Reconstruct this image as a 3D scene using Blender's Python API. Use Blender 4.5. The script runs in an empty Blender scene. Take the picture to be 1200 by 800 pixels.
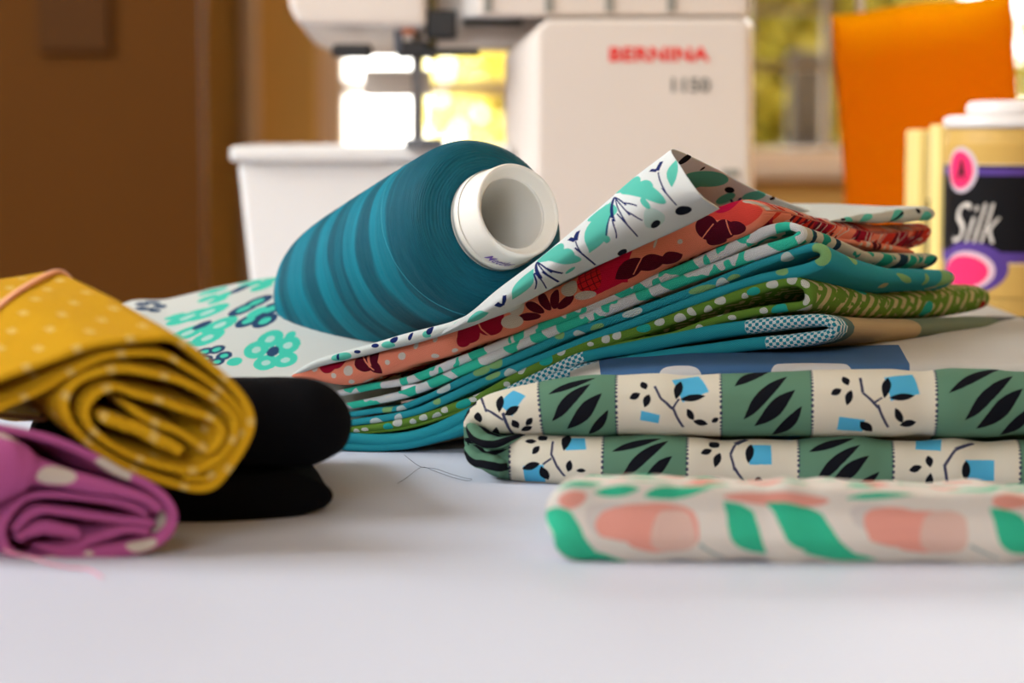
import bpy, bmesh, math, random
import numpy as np
from mathutils import Vector, Matrix
random.seed(7); rng = np.random.RandomState(5)
PI = math.pi
sc = bpy.context.scene; C = sc.collection

# ------------------------------------------------------------------ camera
F = 2690.0; CY = 400.0; HOR = 150.0; H = 0.135
pitch = math.atan((CY-HOR)/F)
cam_d = bpy.data.cameras.new('camera'); cam = bpy.data.objects.new('camera', cam_d); C.objects.link(cam)
cam_d.sensor_width = 22.3; cam_d.lens = 22.3*F/1200.0
cam_d.clip_start = 0.02; cam_d.clip_end = 60
cam.location = (0, 0, H); cam.rotation_euler = (PI/2-pitch, 0, 0)
cam_d.dof.use_dof = True; cam_d.dof.focus_distance = 0.930; cam_d.dof.aperture_fstop = 4.3; cam_d.dof.aperture_blades = 7
sc.camera = cam
# ------------------------------------------------------------------ world, sun, lamps, exposure
w = bpy.data.worlds.new('sky'); sc.world = w; w.use_nodes = True
wn = w.node_tree.nodes; wl = w.node_tree.links
bg = wn['Background']
tc = wn.new('ShaderNodeTexCoord'); sp = wn.new('ShaderNodeSeparateXYZ'); cr = wn.new('ShaderNodeValToRGB')
wl.new(tc.outputs['Generated'], sp.inputs[0]); wl.new(sp.outputs['Z'], cr.inputs['Fac']); wl.new(cr.outputs['Color'], bg.inputs['Color'])
cr.color_ramp.elements[0].color = (1.0, .97, .88, 1); cr.color_ramp.elements[1].color = (.62, .78, 1.0, 1)
bg.inputs['Strength'].default_value = 7.0
sun_d = bpy.data.lights.new('sun', 'SUN'); sun = bpy.data.objects.new('sun', sun_d); C.objects.link(sun)
sun_d.energy = 12; sun_d.angle = math.radians(2); sun_d.color = (1, .93, .72)
sun.rotation_euler = (math.radians(-48), math.radians(8), 0)
def area(name, loc, target, sx, sy, energy, color):
    d = bpy.data.lights.new(name, 'AREA'); o = bpy.data.objects.new(name, d); C.objects.link(o)
    d.shape = 'RECTANGLE'; d.size = sx; d.size_y = sy; d.energy = energy; d.color = color
    o.location = loc; o.rotation_euler = (Vector(target)-Vector(loc)).to_track_quat('-Z', 'Y').to_euler(); return o
area('assumed_left_lamp', (-1.62, .95, .95), (0, .9, 0), 1.0, 1.1, 66, (.92, .97, 1))  # assumed lamp for the light from the left; the side wall is solid
area('added_fill_lamp', (-.5, -1.4, 1.0), (0, .9, 0), 1.4, .9, 36, (.80, .91, 1))  # fill lamp added behind the viewpoint; the wall there has no window
vs = sc.view_settings
vs.view_transform = 'Standard'; vs.look = 'None'; vs.gamma = 1; vs.use_curve_mapping = False; vs.exposure = 0.0

# ------------------------------------------------------------------ geometry helpers
FW = Vector((0, math.cos(pitch), -math.sin(pitch))); UP = Vector((0, math.sin(pitch), math.cos(pitch)))
def at(px, py, Y):
    d = Vector((1, 0, 0))*((px-600)/F) + UP*((CY-py)/F) + FW
    return Vector((0, 0, H)) + d*(Y/d.y)
def proj(P):
    P = np.asarray(P, float); q = P - np.array([0, 0, H])
    f = q@np.array(FW); u = q@np.array(UP)
    return np.stack([600+F*q[..., 0]/f, CY-F*u/f], -1), f
def srgb(r, g, b):
    f = lambda c: (c/255/12.92) if c/255 <= .04045 else ((c/255+.055)/1.055)**2.4
    return (f(r), f(g), f(b), 1)
def catmull(P, n):
    """resample a polyline (rows of any dimension) as a smooth curve, n points, even in arc length"""
    P = np.asarray(P, float); m = len(P)
    Q = np.vstack([2*P[0]-P[1], P, 2*P[-1]-P[-2]]); out = []
    per = max(8, int(4*n/m))
    for i in range(m-1):
        p0, p1, p2, p3 = Q[i:i+4]
        t = np.linspace(0, 1, per, endpoint=False)[:, None]
        out.append(.5*((2*p1)+(-p0+p2)*t+(2*p0-5*p1+4*p2-p3)*t**2+(-p0+3*p1-3*p2+p3)*t**3))
    out = np.vstack(out+[P[-1:]])
    L = np.r_[0, np.cumsum(np.linalg.norm(np.diff(out[:, :2], axis=0), axis=1))]
    s = np.linspace(0, L[-1], n)
    return np.stack([np.interp(s, L, out[:, k]) for k in range(P.shape[1])], 1)
SURF = {}
def new_obj(name, verts, faces, mat, parent=None, uv=None, smooth=True, key=None):
    verts = np.asarray(verts, float)
    off = np.zeros(3)
    p = parent
    while p is not None:
        off += np.array(p.location); p = p.parent
    if parent is None:
        loc = np.array([(verts[:, 0].min()+verts[:, 0].max())/2, (verts[:, 1].min()+verts[:, 1].max())/2, verts[:, 2].min()]); off = loc
    me = bpy.data.meshes.new(name)
    me.from_pydata((verts-off).tolist(), [], faces)
    if uv is not None:
        l = me.uv_layers.new(name='UVMap'); idx = np.empty(len(me.loops), np.int32); me.loops.foreach_get('vertex_index', idx)
        l.data.foreach_set('uv', np.asarray(uv, np.float32)[idx].ravel())
    if smooth: me.polygons.foreach_set('use_smooth', [True]*len(me.polygons))
    me.materials.append(mat); me.validate(); me.update()
    o = bpy.data.objects.new(name, me); C.objects.link(o)
    if parent is not None: o.parent = parent
    else: o.location = loc
    if key:
        nrm = np.empty(len(me.vertices)*3); me.vertices.foreach_get('normal', nrm); nrm = nrm.reshape(-1, 3)
        pp, dd = proj(verts); view = verts-np.array([0, 0, H])
        fac = (nrm*view).sum(1) < 0
        SURF[key] = (pp[fac], np.asarray(uv, float)[fac], verts[fac], dd[fac])
    return o
def thing(name, label, cat, loc=(0, 0, 0), group=None):
    o = bpy.data.objects.new(name, None); C.objects.link(o); o.location = loc; o.empty_display_size = .02
    bpy.context.view_layer.update()
    return tag(o, label, cat, group)
def tag(o, label, cat, group=None, kind=None):
    if label: o['label'] = label
    if cat: o['category'] = cat
    if group: o['group'] = group
    if kind: o['kind'] = kind
    return o
def struct(o): o['kind'] = 'structure'; return o
def box_data(x0, x1, y0, y1, z0, z1, bev=0, seg=3, fn=None):
    bm = bmesh.new(); bmesh.ops.create_cube(bm, size=1)
    for v in bm.verts: v.co = Vector(((x0+x1)/2+v.co.x*(x1-x0), (y0+y1)/2+v.co.y*(y1-y0), (z0+z1)/2+v.co.z*(z1-z0)))
    if fn:
        for v in bm.verts: v.co = fn(v.co)
    if bev: bmesh.ops.bevel(bm, geom=list(bm.edges), offset=bev, segments=seg, profile=.5, affect='EDGES')
    bm.verts.ensure_lookup_table()
    d = ([tuple(v.co) for v in bm.verts], [tuple(v.index for v in f.verts) for f in bm.faces]); bm.free(); return d
def box(name, x0, x1, y0, y1, z0, z1, mat, parent=None, bev=0, seg=3, fn=None):
    v, f = box_data(x0, x1, y0, y1, z0, z1, bev, seg, fn); return new_obj(name, v, f, mat, parent, smooth=False)
def join(parts):
    V = []; Fc = []
    for v, f in parts:
        n = len(V); V += list(v); Fc += [tuple(i+n for i in q) for q in f]
    return V, Fc
def prism(pts, y0, y1):
    """pts (x,z) outline extruded from y0 to y1"""
    n = len(pts); V = [(x, y0, z) for x, z in pts]+[(x, y1, z) for x, z in pts]
    return V, [tuple(range(n)), tuple(range(2*n-1, n-1, -1))]+[((i+1) % n, i, n+i, n+(i+1) % n) for i in range(n)]
def lathe_data(prof, M, seg=96, closed=False):
    """prof: (r, t) ; M maps local (x,y,t) to world"""
    V = []; UV = []; n = len(prof); Fc = []
    L = 0
    for i, (r, t) in enumerate(prof):
        if i: L += math.hypot(r-prof[i-1][0], t-prof[i-1][1])
        for k in range(seg+1):
            a = 2*PI*k/seg
            V.append(tuple(M @ Vector((r*math.cos(a), r*math.sin(a), t)))); UV.append((k/seg*100*2*PI*.03, L*100))
    for i in range(n-1):
        for k in range(seg):
            a = i*(seg+1)+k; Fc.append((a, a+1, a+seg+2, a+seg+1))
    return V, Fc, UV
def weld(o, d=1e-6):
    bm = bmesh.new(); bm.from_mesh(o.data); bmesh.ops.remove_doubles(bm, verts=bm.verts, dist=d); bmesh.ops.recalc_face_normals(bm, faces=bm.faces)
    bm.to_mesh(o.data); bm.free(); return o
def tube_data(P, r, seg=8, flat=1.0, n=None):
    P = np.asarray(P, float)
    if n: P = catmull(P, n)
    V = []; m = len(P)
    for i in range(m):
        t = Vector(P[min(i+1, m-1)]-P[max(i-1, 0)]).normalized()
        a = t.cross(Vector((0, 0, 1)))
        if a.length < 1e-3: a = Vector((1, 0, 0))
        a.normalize(); b = t.cross(a)
        for k in range(seg):
            q = 2*PI*k/seg; V.append(tuple(Vector(P[i])+a*r*math.cos(q)+b*r*flat*math.sin(q)))
    Fc = [(i*seg+k, i*seg+(k+1) % seg, (i+1)*seg+(k+1) % seg, (i+1)*seg+k) for i in range(m-1) for k in range(seg)]
    Fc += [tuple(range(seg-1, -1, -1)), tuple((m-1)*seg+k for k in range(seg))]
    return V, Fc
def smooth_noise(n, amp, scale, seed):
    r = np.random.RandomState(seed); k = max(4, int(n/scale)+3)
    y = r.randn(k); x = np.linspace(0, k-1, n); i = np.clip(x.astype(int), 0, k-2); t = x-i; t = t*t*(3-2*t)
    return amp*(y[i]*(1-t)+y[i+1]*t)

# ------------------------------------------------------------------ folded cloth builder
def fold(name, path, mat, parent=None, Dh=(.106, .16), L=None, band=None, wx=None, kz=None, bulge=1.0, n=320, nin=26, nc=9,
         ncap=10, wob=.0004, seed=1, key=None, sq=1.0, zfix=None, Dz=0.0):
    """cloth edge running along path [(px,py,Y,r_px)] in the front plane, sheet running inward along Dh for L metres"""
    P = catmull(path, n)
    W = np.array([at(a, b, c) for a, b, c, _ in P]); R = P[:, 3]*P[:, 2]/F
    sA = np.r_[0, np.cumsum(np.linalg.norm(np.diff(W, axis=0), axis=1))]
    k = ncap                                   # rounded ends
    for i in range(k):
        q = math.sqrt(max(0.0, 1-(1-(i+.15)/k)**2)); R[i] *= q; R[-1-i] *= q
    R = R*(1+smooth_noise(n, .05, 14, seed+9))
    T = np.gradient(W, axis=0); T[:, 1] = 0; T /= np.linalg.norm(T, axis=1)[:, None]+1e-9
    N = np.stack([-T[:, 2], 0*T[:, 0], T[:, 0]], 1)          # left normal in the x-z plane
    Dh = np.array([Dh[0], Dh[1], 0.]); Lh = np.linalg.norm(Dh); Du = Dh/Lh
    Z = W[:, 2]; mid = .5*(Z+Z[::-1])
    if zfix == 'self': mid = Z.copy()
    elif zfix is not None: mid = np.full(n, zfix)
    if band:
        ic = int(np.argmax(W[:, 0])); co = W[ic]+np.array([R[ic]*.9, 0, 0])
        vs_, zm, th = [], [], []
        for px, yt, yb in band:
            d = at(px, 0, 1.0)-Vector((0, 0, H)); sl = d.x/d.y
            # co.x + v*Du.x = sl*(co.y+v*Du.y)
            v = (sl*co[1]-co[0])/(Du[0]-sl*Du[1]); Y = co[1]+v*Du[1]
            zt, zb = at(px, yt, Y).z, at(px, yb, Y).z
            vs_.append(max(v, 0)); zm.append((zt+zb)/2); th.append(zt-zb)
        vs_ = np.array(vs_); zm = np.array(zm); th = np.array(th)
        L = vs_[-1]; z0 = zm[0]; t0 = th[0]
        fz = lambda v: np.interp(v, vs_, zm-z0); fk = lambda v: np.interp(v, vs_, th/t0)
        x0, x1 = wx if wx else (W[:, 0].min(), W[ic, 0])
        ws = np.clip((W[:, 0]-x0)/(x1-x0), 0, 1); ws = ws*ws*(3-2*ws)
    else:
        fz = (lambda v: np.interp(v, [a for a, _ in Dz], [b for _, b in Dz])) if isinstance(Dz, list) else (lambda v: Dz*v/L); fk = (lambda v: np.interp(v, [a for a, _ in kz], [b for _, b in kz])) if kz else (lambda v: 1.0); ws = np.ones(n)
    # closed profile: (offset along n, inward distance v, arc)
    prof = []
    rb = float(np.median(R))*bulge
    for j in range(nc+1):                       # near half circle: top -> bottom
        a = PI/2-PI*j/nc; sx = math.copysign(abs(math.sin(a))**sq, math.sin(a)); prof.append((sx, -abs(math.cos(a))**sq*bulge, 0, (PI/2-a)))
    for j in range(1, nin+1): prof.append((-1, 0, L*(j/nin)**1.3, PI))
    for j in range(1, nc):
        a = PI*j/nc-PI/2; prof.append((math.sin(a), math.cos(a)*.8, L, PI))
    for j in range(nin, 0, -1): prof.append((1, 0, L*(j/nin)**1.3, 0))
    m = len(prof); V = np.zeros((n, m, 3)); UV = np.zeros((n, m, 2))
    nz = [smooth_noise(n, wob, 22, seed*31+j) for j in range(4)]
    for j, (on, ov, v, ar) in enumerate(prof):
        kk = fk(v); kk = 1+(kk-1)*ws
        z_off = (Z-mid)*(kk-1)+fz(v)*ws
        q = min(v/L*3, 2.999); a_ = int(q); nn = nz[a_]*(1-(q-a_))+nz[a_+1]*(q-a_)
        b = W + N*(R*on*kk)[:, None] + Du[None]*(v+ov*R)[:, None]
        b[:, 2] += z_off + nn*(.4+.6*min(1, v/.02))
        V[:, j] = b
        UV[:, j, 0] = sA*100
        if j <= nc: UV[:, j, 1] = (ar-PI/2)*R*100
        elif ar == PI: UV[:, j, 1] = (PI/2*R+v)*100
        else: UV[:, j, 1] = -(PI/2*R+v)*100
    i = np.arange(n-1)[:, None]*m+np.arange(m)[None]; jn = np.arange(n-1)[:, None]*m+((np.arange(m)+1) % m)[None]
    Fc = np.stack([i, i+m, jn+m, jn], -1).reshape(-1, 4).tolist()
    Fc += [list(range(m)), list(range((n-1)*m+m-1, (n-1)*m-1, -1))]
    Fc = [f[::-1] for f in Fc]
    V3 = V.reshape(-1, 3)
    o = new_obj(name, V3, Fc, mat, parent, UV.reshape(-1, 2), True, None)
    # outward normals
    bm = bmesh.new(); bm.from_mesh(o.data); bmesh.ops.recalc_face_normals(bm, faces=bm.faces); bm.to_mesh(o.data); bm.free()
    if key: register(o, V3, UV.reshape(-1, 2), key)
    return o
def register(o, V3, UV, key, facing=True):
    me = o.data; nrm = np.empty(len(me.vertices)*3); me.vertices.foreach_get('normal', nrm); nrm = nrm.reshape(-1, 3)
    pp, dd = proj(V3); fac = (nrm*(V3-np.array([0, 0, H]))).sum(1) < (0 if facing else 1e9)
    if key in SURF:
        a = SURF[key]; SURF[key] = (np.vstack([a[0], pp[fac]]), np.vstack([a[1], UV[fac]]), np.vstack([a[2], V3[fac]]), np.r_[a[3], dd[fac]])
    else: SURF[key] = (pp[fac], UV[fac], V3[fac], dd[fac])
def loft(name, grid, mat, parent=None, n=120, m=60, thick=.0006, key=None, facing=True):
    """grid rows of (px,py,Y) control points -> smooth sheet"""
    G = np.array([[list(at(*p)) for p in row] for row in grid])
    A = []
    for row in G:
        q = np.linspace(0, len(row)-1, m); A.append(cm_even(row, q))
    A = np.array(A); B = np.zeros((n, m, 3)); q = np.linspace(0, len(G)-1, n)
    for j in range(m): B[:, j] = cm_even(A[:, j], q)
    du = np.linalg.norm(np.diff(B, axis=0), axis=2).mean(1); dv = np.linalg.norm(np.diff(B, axis=1), axis=2).mean(0)
    U = np.r_[0, np.cumsum(du)]*100; Vv = np.r_[0, np.cumsum(dv)]*100
    UV = np.stack(np.meshgrid(U, Vv, indexing='ij'), -1).reshape(-1, 2)
    Fc = [(i*m+j, i*m+j+1, (i+1)*m+j+1, (i+1)*m+j) for i in range(n-1) for j in range(m-1)]
    o = new_obj(name, B.reshape(-1, 3), Fc, mat, parent, UV, True)
    if thick:
        md = o.modifiers.new('thickness', 'SOLIDIFY'); md.thickness = thick; md.offset = 0
    if key: register(o, B.reshape(-1, 3), UV, key, facing)
    return o
def cm_even(P, q):
    P = np.asarray(P, float); m = len(P); Q = np.vstack([2*P[0]-P[1], P, 2*P[-1]-P[-2]]); out = []
    for t in q:
        i = min(int(t), m-2); t = t-i; p0, p1, p2, p3 = Q[i:i+4]
        out.append(.5*((2*p1)+(-p0+p2)*t+(2*p0-5*p1+4*p2-p3)*t*t+(-p0+3*p1-3*p2+p3)*t**3))
    return np.array(out)
def fit(key, px, py):
    """cloth coordinates and their local change around a point of the visible cloth"""
    pp, uv, W, dd = SURF[key]
    d = np.hypot(pp[:, 0]-px, pp[:, 1]-py)
    idx = np.argsort(d)[:60]; dm = d[idx[0]]
    idx = idx[dd[idx] < dd[idx[:12]].min()+.02]
    idx = idx[:14]
    u0 = uv[idx[0]]; ok = np.linalg.norm(uv[idx]-u0, axis=1) < 1.5; idx = idx[ok]
    A = np.c_[pp[idx]-[px, py], np.ones(len(idx))]
    sol, *_ = np.linalg.lstsq(A, uv[idx], rcond=None)
    J = sol[:2].T; c = sol[2]
    s = 100*dd[idx[0]]/F
    Un, S, Vt = np.linalg.svd(J); S = np.clip(S, s*.7, s*3.5); J = Un@np.diag(S)@Vt
    if dm > 4: c = u0
    return c, J, W[idx[0]]

# ------------------------------------------------------------------ material builder
class MB:
    def __init__(s, name, rough=.85, spec=.25, sheen=0.0):
        s.m = bpy.data.materials.new(name); s.m.use_nodes = True; s.nt = s.m.node_tree; s.n = s.nt.nodes; s.l = s.nt.links
        s.b = s.n['Principled BSDF']; s.b.inputs['Roughness'].default_value = rough; s.b.inputs['Specular IOR Level'].default_value = spec
        if sheen: s.b.inputs['Sheen Weight'].default_value = sheen
        s.uv = None; s.key = None; s.seg = None
    def set(s, sock, v):
        if isinstance(v, (int, float, tuple, list, Vector)): sock.default_value = v
        else: s.l.new(v, sock)
    def math(s, op, a, b=None, c=None):
        n = s.n.new('ShaderNodeMath'); n.operation = op; s.set(n.inputs[0], a)
        if b is not None: s.set(n.inputs[1], b)
        if c is not None: s.set(n.inputs[2], c)
        return n.outputs[0]
    def coords(s, kind='UV', jitter=.02, jscale=6):
        t = s.n.new('ShaderNodeTexCoord'); s.raw = t.outputs[kind]
        if jitter:
            no = s.n.new('ShaderNodeTexNoise'); no.inputs['Scale'].default_value = jscale; no.inputs['Detail'].default_value = 1; s.l.new(s.raw, no.inputs['Vector'])
            a = s.n.new('ShaderNodeVectorMath'); a.operation = 'MULTIPLY_ADD'; s.l.new(no.outputs['Color'], a.inputs[0]); a.inputs[1].default_value = (jitter*2,)*3
            b = s.n.new('ShaderNodeVectorMath'); b.operation = 'ADD'; b.inputs[1].default_value = (-jitter,)*3; s.l.new(s.raw, b.inputs[0]); s.l.new(b.outputs[0], a.inputs[2])
            s.uv = a.outputs[0]
        else: s.uv = s.raw
        return s
    def mapping(s, loc, rot, scale, src=None):
        n = s.n.new('ShaderNodeMapping'); n.vector_type = 'TEXTURE'; s.l.new(src or s.uv, n.inputs['Vector'])
        n.inputs['Location'].default_value = (loc[0], loc[1], 0); n.inputs['Rotation'].default_value = (0, 0, rot)
        n.inputs['Scale'].default_value = (max(scale[0], 1e-4), max(scale[1], 1e-4), 1e6); return n.outputs[0]
    def shape(s, kind, loc, rot, scale, src=None):
        p = s.mapping(loc, rot, scale, src)
        if kind == 'ell':
            n = s.n.new('ShaderNodeVectorMath'); n.operation = 'LENGTH'; s.l.new(p, n.inputs[0]); return s.math('LESS_THAN', n.outputs['Value'], 1)
        if kind == 'ring':
            n = s.n.new('ShaderNodeVectorMath'); n.operation = 'LENGTH'; s.l.new(p, n.inputs[0]); return s.math('COMPARE', n.outputs['Value'], 1, .12)
        sp = s.n.new('ShaderNodeSeparateXYZ'); s.l.new(p, sp.inputs[0]); x, y = sp.outputs[0], sp.outputs[1]
        if kind == 'leaf': return s.math('LESS_THAN', s.math('MULTIPLY_ADD', x, x, s.math('ABSOLUTE', y)), 1)
        if kind == 'box': return s.math('LESS_THAN', s.math('MAXIMUM', s.math('ABSOLUTE', x), s.math('ABSOLUTE', y)), 1)
    def union(s, L):
        L = [q for q in L if q is not None]
        if not L: return 0.0
        o = L[0]
        for q in L[1:]: o = s.math('MAXIMUM', o, q)
        return o
    # print placed on the cloth: centre, radii and angle as they show on the visible cloth
    def on(s, kind, px, py, rx, ry=None, ang=0, key=None):
        if ry is None: ry = rx
        c, J, _ = fit(key or s.key, px, py); a = math.radians(ang)
        M = J@np.array([rx*math.cos(a), -rx*math.sin(a)]); N = J@np.array([ry*math.sin(a), ry*math.cos(a)])
        if s.seg and not (s.seg[0]-abs(M[0])-abs(N[0]) < c[0] < s.seg[1]+abs(M[0])+abs(N[0])): return None
        return s.shape(kind, (c[0], c[1]), math.atan2(M[1], M[0]), (np.linalg.norm(M), np.linalg.norm(N)))
    def line(s, x0, y0, x1, y1, w=1.0, key=None):
        d = math.hypot(x1-x0, y1-y0); return s.on('box', (x0+x1)/2, (y0+y1)/2, d/2, w, math.degrees(math.atan2(-(y1-y0), x1-x0)), key)
    def poly(s, pts, w=1.0, key=None): return s.union([s.line(*pts[i], *pts[i+1], w, key) for i in range(len(pts)-1)])
    def mix(s, fac, a, b):
        n = s.n.new('ShaderNodeMix'); n.data_type = 'RGBA'; s.set(n.inputs[0], fac); s.set(n.inputs[6], a); s.set(n.inputs[7], b); return n.outputs[2]
    def noise(s, scale, detail=2, src=None, stretch=None, out='Fac', rough=.5):
        n = s.n.new('ShaderNodeTexNoise'); n.inputs['Scale'].default_value = scale; n.inputs['Detail'].default_value = detail; n.inputs['Roughness'].default_value = rough
        v = src or s.raw
        if stretch:
            mp = s.n.new('ShaderNodeMapping'); s.l.new(v, mp.inputs['Vector']); mp.inputs['Scale'].default_value = stretch[:3]
            if len(stretch) > 3: mp.inputs['Rotation'].default_value = (0, 0, stretch[3])
            v = mp.outputs[0]
        s.l.new(v, n.inputs['Vector']); return n.outputs[out]
    def uvxy(s, src=None):
        sp = s.n.new('ShaderNodeSeparateXYZ'); s.l.new(src or s.raw, sp.inputs[0]); return sp.outputs[0], sp.outputs[1]
    def weave(s, pitch=.06, depth=.00012, twill=False, tint=.12):
        """woven thread relief"""
        x, y = s.uvxy(); k = 2*PI/pitch
        if twill: h = s.math('SINE', s.math('MULTIPLY', s.math('ADD', x, s.math('MULTIPLY', y, 1.7)), k))
        else: h = s.math('MULTIPLY', s.math('SINE', s.math('MULTIPLY', x, k)), s.math('SINE', s.math('MULTIPLY', y, k*1.5)))
        h2 = s.math('MULTIPLY_ADD', s.noise(18, 3), 1.2, h)
        bp = s.n.new('ShaderNodeBump'); bp.inputs['Distance'].default_value = depth; bp.inputs['Strength'].default_value = .8
        s.l.new(h2, bp.inputs['Height']); s.l.new(bp.outputs[0], s.b.inputs['Normal'])
        s.wv = s.math('MULTIPLY_ADD', h, tint/2, 1-tint/5); return s
    def done(s, col):
        if hasattr(s, 'wv'):
            v = s.n.new('ShaderNodeVectorMath'); v.operation = 'SCALE'; s.set(v.inputs[0], col if not isinstance(col, tuple) else col[:3]); s.l.new(s.wv, v.inputs['Scale']); col = v.outputs[0]
        s.set(s.b.inputs['Base Color'], col); return s.m
def plain(name, c, rough=.5, spec=.5, metal=0, var=0.04, scale=30):
    m = MB(name, rough, spec); m.b.inputs['Metallic'].default_value = metal; m.coords('Object', 0)
    n = m.noise(scale, 3); d = m.mix(n, tuple(x*(1-var) for x in c[:3])+(1,), tuple(min(1, x*(1+var)) for x in c[:3])+(1,)); return m.done(d)
def assign(objs, m):
    for o in (objs if isinstance(objs, list) else [objs]): o.data.materials[0] = m
TMP = bpy.data.materials.new('undyed cloth')
#__NEXT__

# ================================================================== STRUCTURE
Yb = 3.2
def bx(px, Y=Yb): return (px-600)/F*Y/ (1.0)
def bz(py, Y=Yb): return at(600, py, Y).z
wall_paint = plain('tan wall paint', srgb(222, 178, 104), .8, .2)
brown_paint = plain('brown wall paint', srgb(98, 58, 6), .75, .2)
white_paint = plain('white table laminate', srgb(192, 196, 211), .5, .35, 0, .01, 12)
frame_m = plain('beige window frame paint', srgb(214, 190, 165), .5, .4)
floor_m = plain('brown floor boards', srgb(120, 85, 55), .5, .4, 0, .2, 6)
ceil_m = plain('cream ceiling paint', srgb(225, 215, 195), .9, .1)
struct(box('floor', -1.7, 1.7, -1.5, 3.3, -.8, -.75, floor_m))
struct(box('ceiling', -1.7, 1.7, -1.5, 3.3, 1.7, 1.75, ceil_m))
struct(box('wall_side', -1.8, -1.7, -1.5, 3.3, -.75, 1.7, wall_paint)); struct(box('wall_behind', -1.7, 1.7, -1.6, -1.5, -.75, 1.7, wall_paint))
X0, X1, Z0, Z1 = bx(372), 1.25, bz(192), 1.35
v, f = join([box_data(-1.7, X0, Yb, Yb+.12, -.75, 1.7), box_data(X1, 1.7, Yb, Yb+.12, -.75, 1.7),
             box_data(X0, X1, Yb, Yb+.12, -.75, Z0), box_data(X0, X1, Yb, Yb+.12, Z1, 1.7)])
struct(new_obj('wall_back', v, f, wall_paint, smooth=False))
struct(box('wall_right', 1.7, 1.8, -1.5, 3.3, -.75, 1.7, wall_paint))
# brown return wall standing left of the window recess
yl = 2.6
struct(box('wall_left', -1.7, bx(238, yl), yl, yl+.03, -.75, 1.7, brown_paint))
plq = box('wall_plaque', bx(50, yl), bx(134, yl), yl-.012, yl-.001, bz(62, yl), bz(-40, yl), plain('dark brown wood', srgb(84, 50, 11), .7, .2), None, .003)
tag(plq, 'faint dark brown wooden plaque on the brown wall at the top left', 'plaque')
struct(box('trim_1', bx(286), bx(306), Yb-.03, Yb-.001, -.75, 1.69, frame_m, None, .006))
# window: frame, sill, glazing bars, panes
win = new_obj('window_1', *join([box_data(X0, X0+.035, Yb+.03, Yb+.09, Z0, Z1, .004), box_data(X1-.035, X1, Yb+.03, Yb+.09, Z0, Z1, .004),
        box_data(X0+.035, X1-.035, Yb+.03, Yb+.09, Z1-.035, Z1, .004), box_data(X0+.035, X1-.035, Yb+.03, Yb+.09, Z0, Z0+.02, .004)]), frame_m, smooth=False); struct(win)
box('window_sill', X0-.03, X1+.03, Yb-.05, Yb+.03, Z0-.02, Z0-.0005, frame_m, win, .004)
wood_m = plain('brown window bar', srgb(120, 92, 58), .6, .3)
for a, b in ((bx(880), bx(884.5)), (bx(970), bx(980))): box('glazing_bar', a, b, Yb+.035, Yb+.085, Z0+.02, Z1-.035, wood_m, win, .003)
box('glazing_bar', X0+.035, bx(879), Yb+.036, Yb+.084, bz(110), bz(94), frame_m, win, .003)
for y in (74, 8): box('glazing_bar', bx(885), bx(967), Yb+.036, Yb+.084, bz(y+4), bz(y-3), wood_m, win, .002)
gl = MB('window glass', 0.0, .5); gl.b.inputs['Transmission Weight'].default_value = 1; gl.b.inputs['IOR'].default_value = 1.02
box('pane', X0+.036, X1-.036, Yb+.058, Yb+.062, Z0+.021, Z1-.036, gl.m, win)
lamp_frame = new_obj('added_lamp_frame', *join([box_data(-1.7, -1.66, .40, .45, .35, 1.55, .004), box_data(-1.7, -1.66, 1.45, 1.50, .35, 1.55, .004), box_data(-1.7, -1.66, .45, 1.45, 1.50, 1.55, .004), box_data(-1.7, -1.66, .45, 1.45, .35, .40, .004)]), frame_m, smooth=False); struct(lamp_frame)  # frame pieces added around the left lamp
# outdoors: ground, hedge foliage, dark post
yard_m = plain('sunlit gravel', srgb(225, 210, 170), .9, .1)
struct(box('ground_outside', -4, 6, 3.6, 14, -1.25, -1.2, yard_m))
def leaf_mat(nm, a, b):
  leaf_m = MB(nm, .5, .3); leaf_m.coords('Object', 0)
  cl = leaf_m.mix(leaf_m.noise(1.7, 3), a, b); leaf_m.done(cl)
  tr = leaf_m.n.new('ShaderNodeBsdfTranslucent'); leaf_m.l.new(cl, tr.inputs[0]); ms = leaf_m.n.new('ShaderNodeMixShader'); ms.inputs[0].default_value = .5
  leaf_m.l.new(leaf_m.b.outputs[0], ms.inputs[1]); leaf_m.l.new(tr.outputs[0], ms.inputs[2]); leaf_m.l.new(ms.outputs[0], leaf_m.n['Material Output'].inputs[0]); return leaf_m.m
leaf_sunlit = leaf_mat('pale yellow leaves with sunlight in colour', srgb(215, 205, 110), srgb(255, 245, 170)); leaf_b = leaf_mat('olive leaves', srgb(96, 84, 30), srgb(186, 172, 60)); LF = leaf_b  # sunlight on the left bush is put into its paler leaf colour
bark_m = plain('dark bark', srgb(60, 45, 35), .9, .2)
def bush(label, x, y, z0, rx, rz, count, seed, dens=1.0):
    t = thing('garden_bush', label, 'bush', (x, y, -1.2))
    r = np.random.RandomState(seed); V = []; Fc = []
    for i in range(count):
        d = r.randn(3); d /= np.linalg.norm(d); q = r.rand()**.4
        c = np.array([x, y, z0])+d*q*np.array([rx, rx*.6, rz]); s = .025+.03*r.rand()
        a = r.randn(3); a /= np.linalg.norm(a); b = np.cross(a, r.randn(3)); b /= np.linalg.norm(b)
        k = len(V); V += [c-a*s*1.5, c+b*s*.6, c+a*s*1.5, c-b*s*.6]; Fc.append((k, k+1, k+2, k+3))
    tag(new_obj('foliage', V, Fc, LF, t, smooth=False), None, None, kind='stuff')
    v, f = tube_data([(x, y, -1.2), (x+.02, y, -.6), (x, y, z0)], .03, 8); new_obj('stem', v, f, bark_m, t)
LF = leaf_sunlit
bush('sparse sunlit yellow green bush outside, seen under the sewing machine arm', -.02, 6.0, .22, .22, .42, 420, 3)
LF = leaf_b
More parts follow.
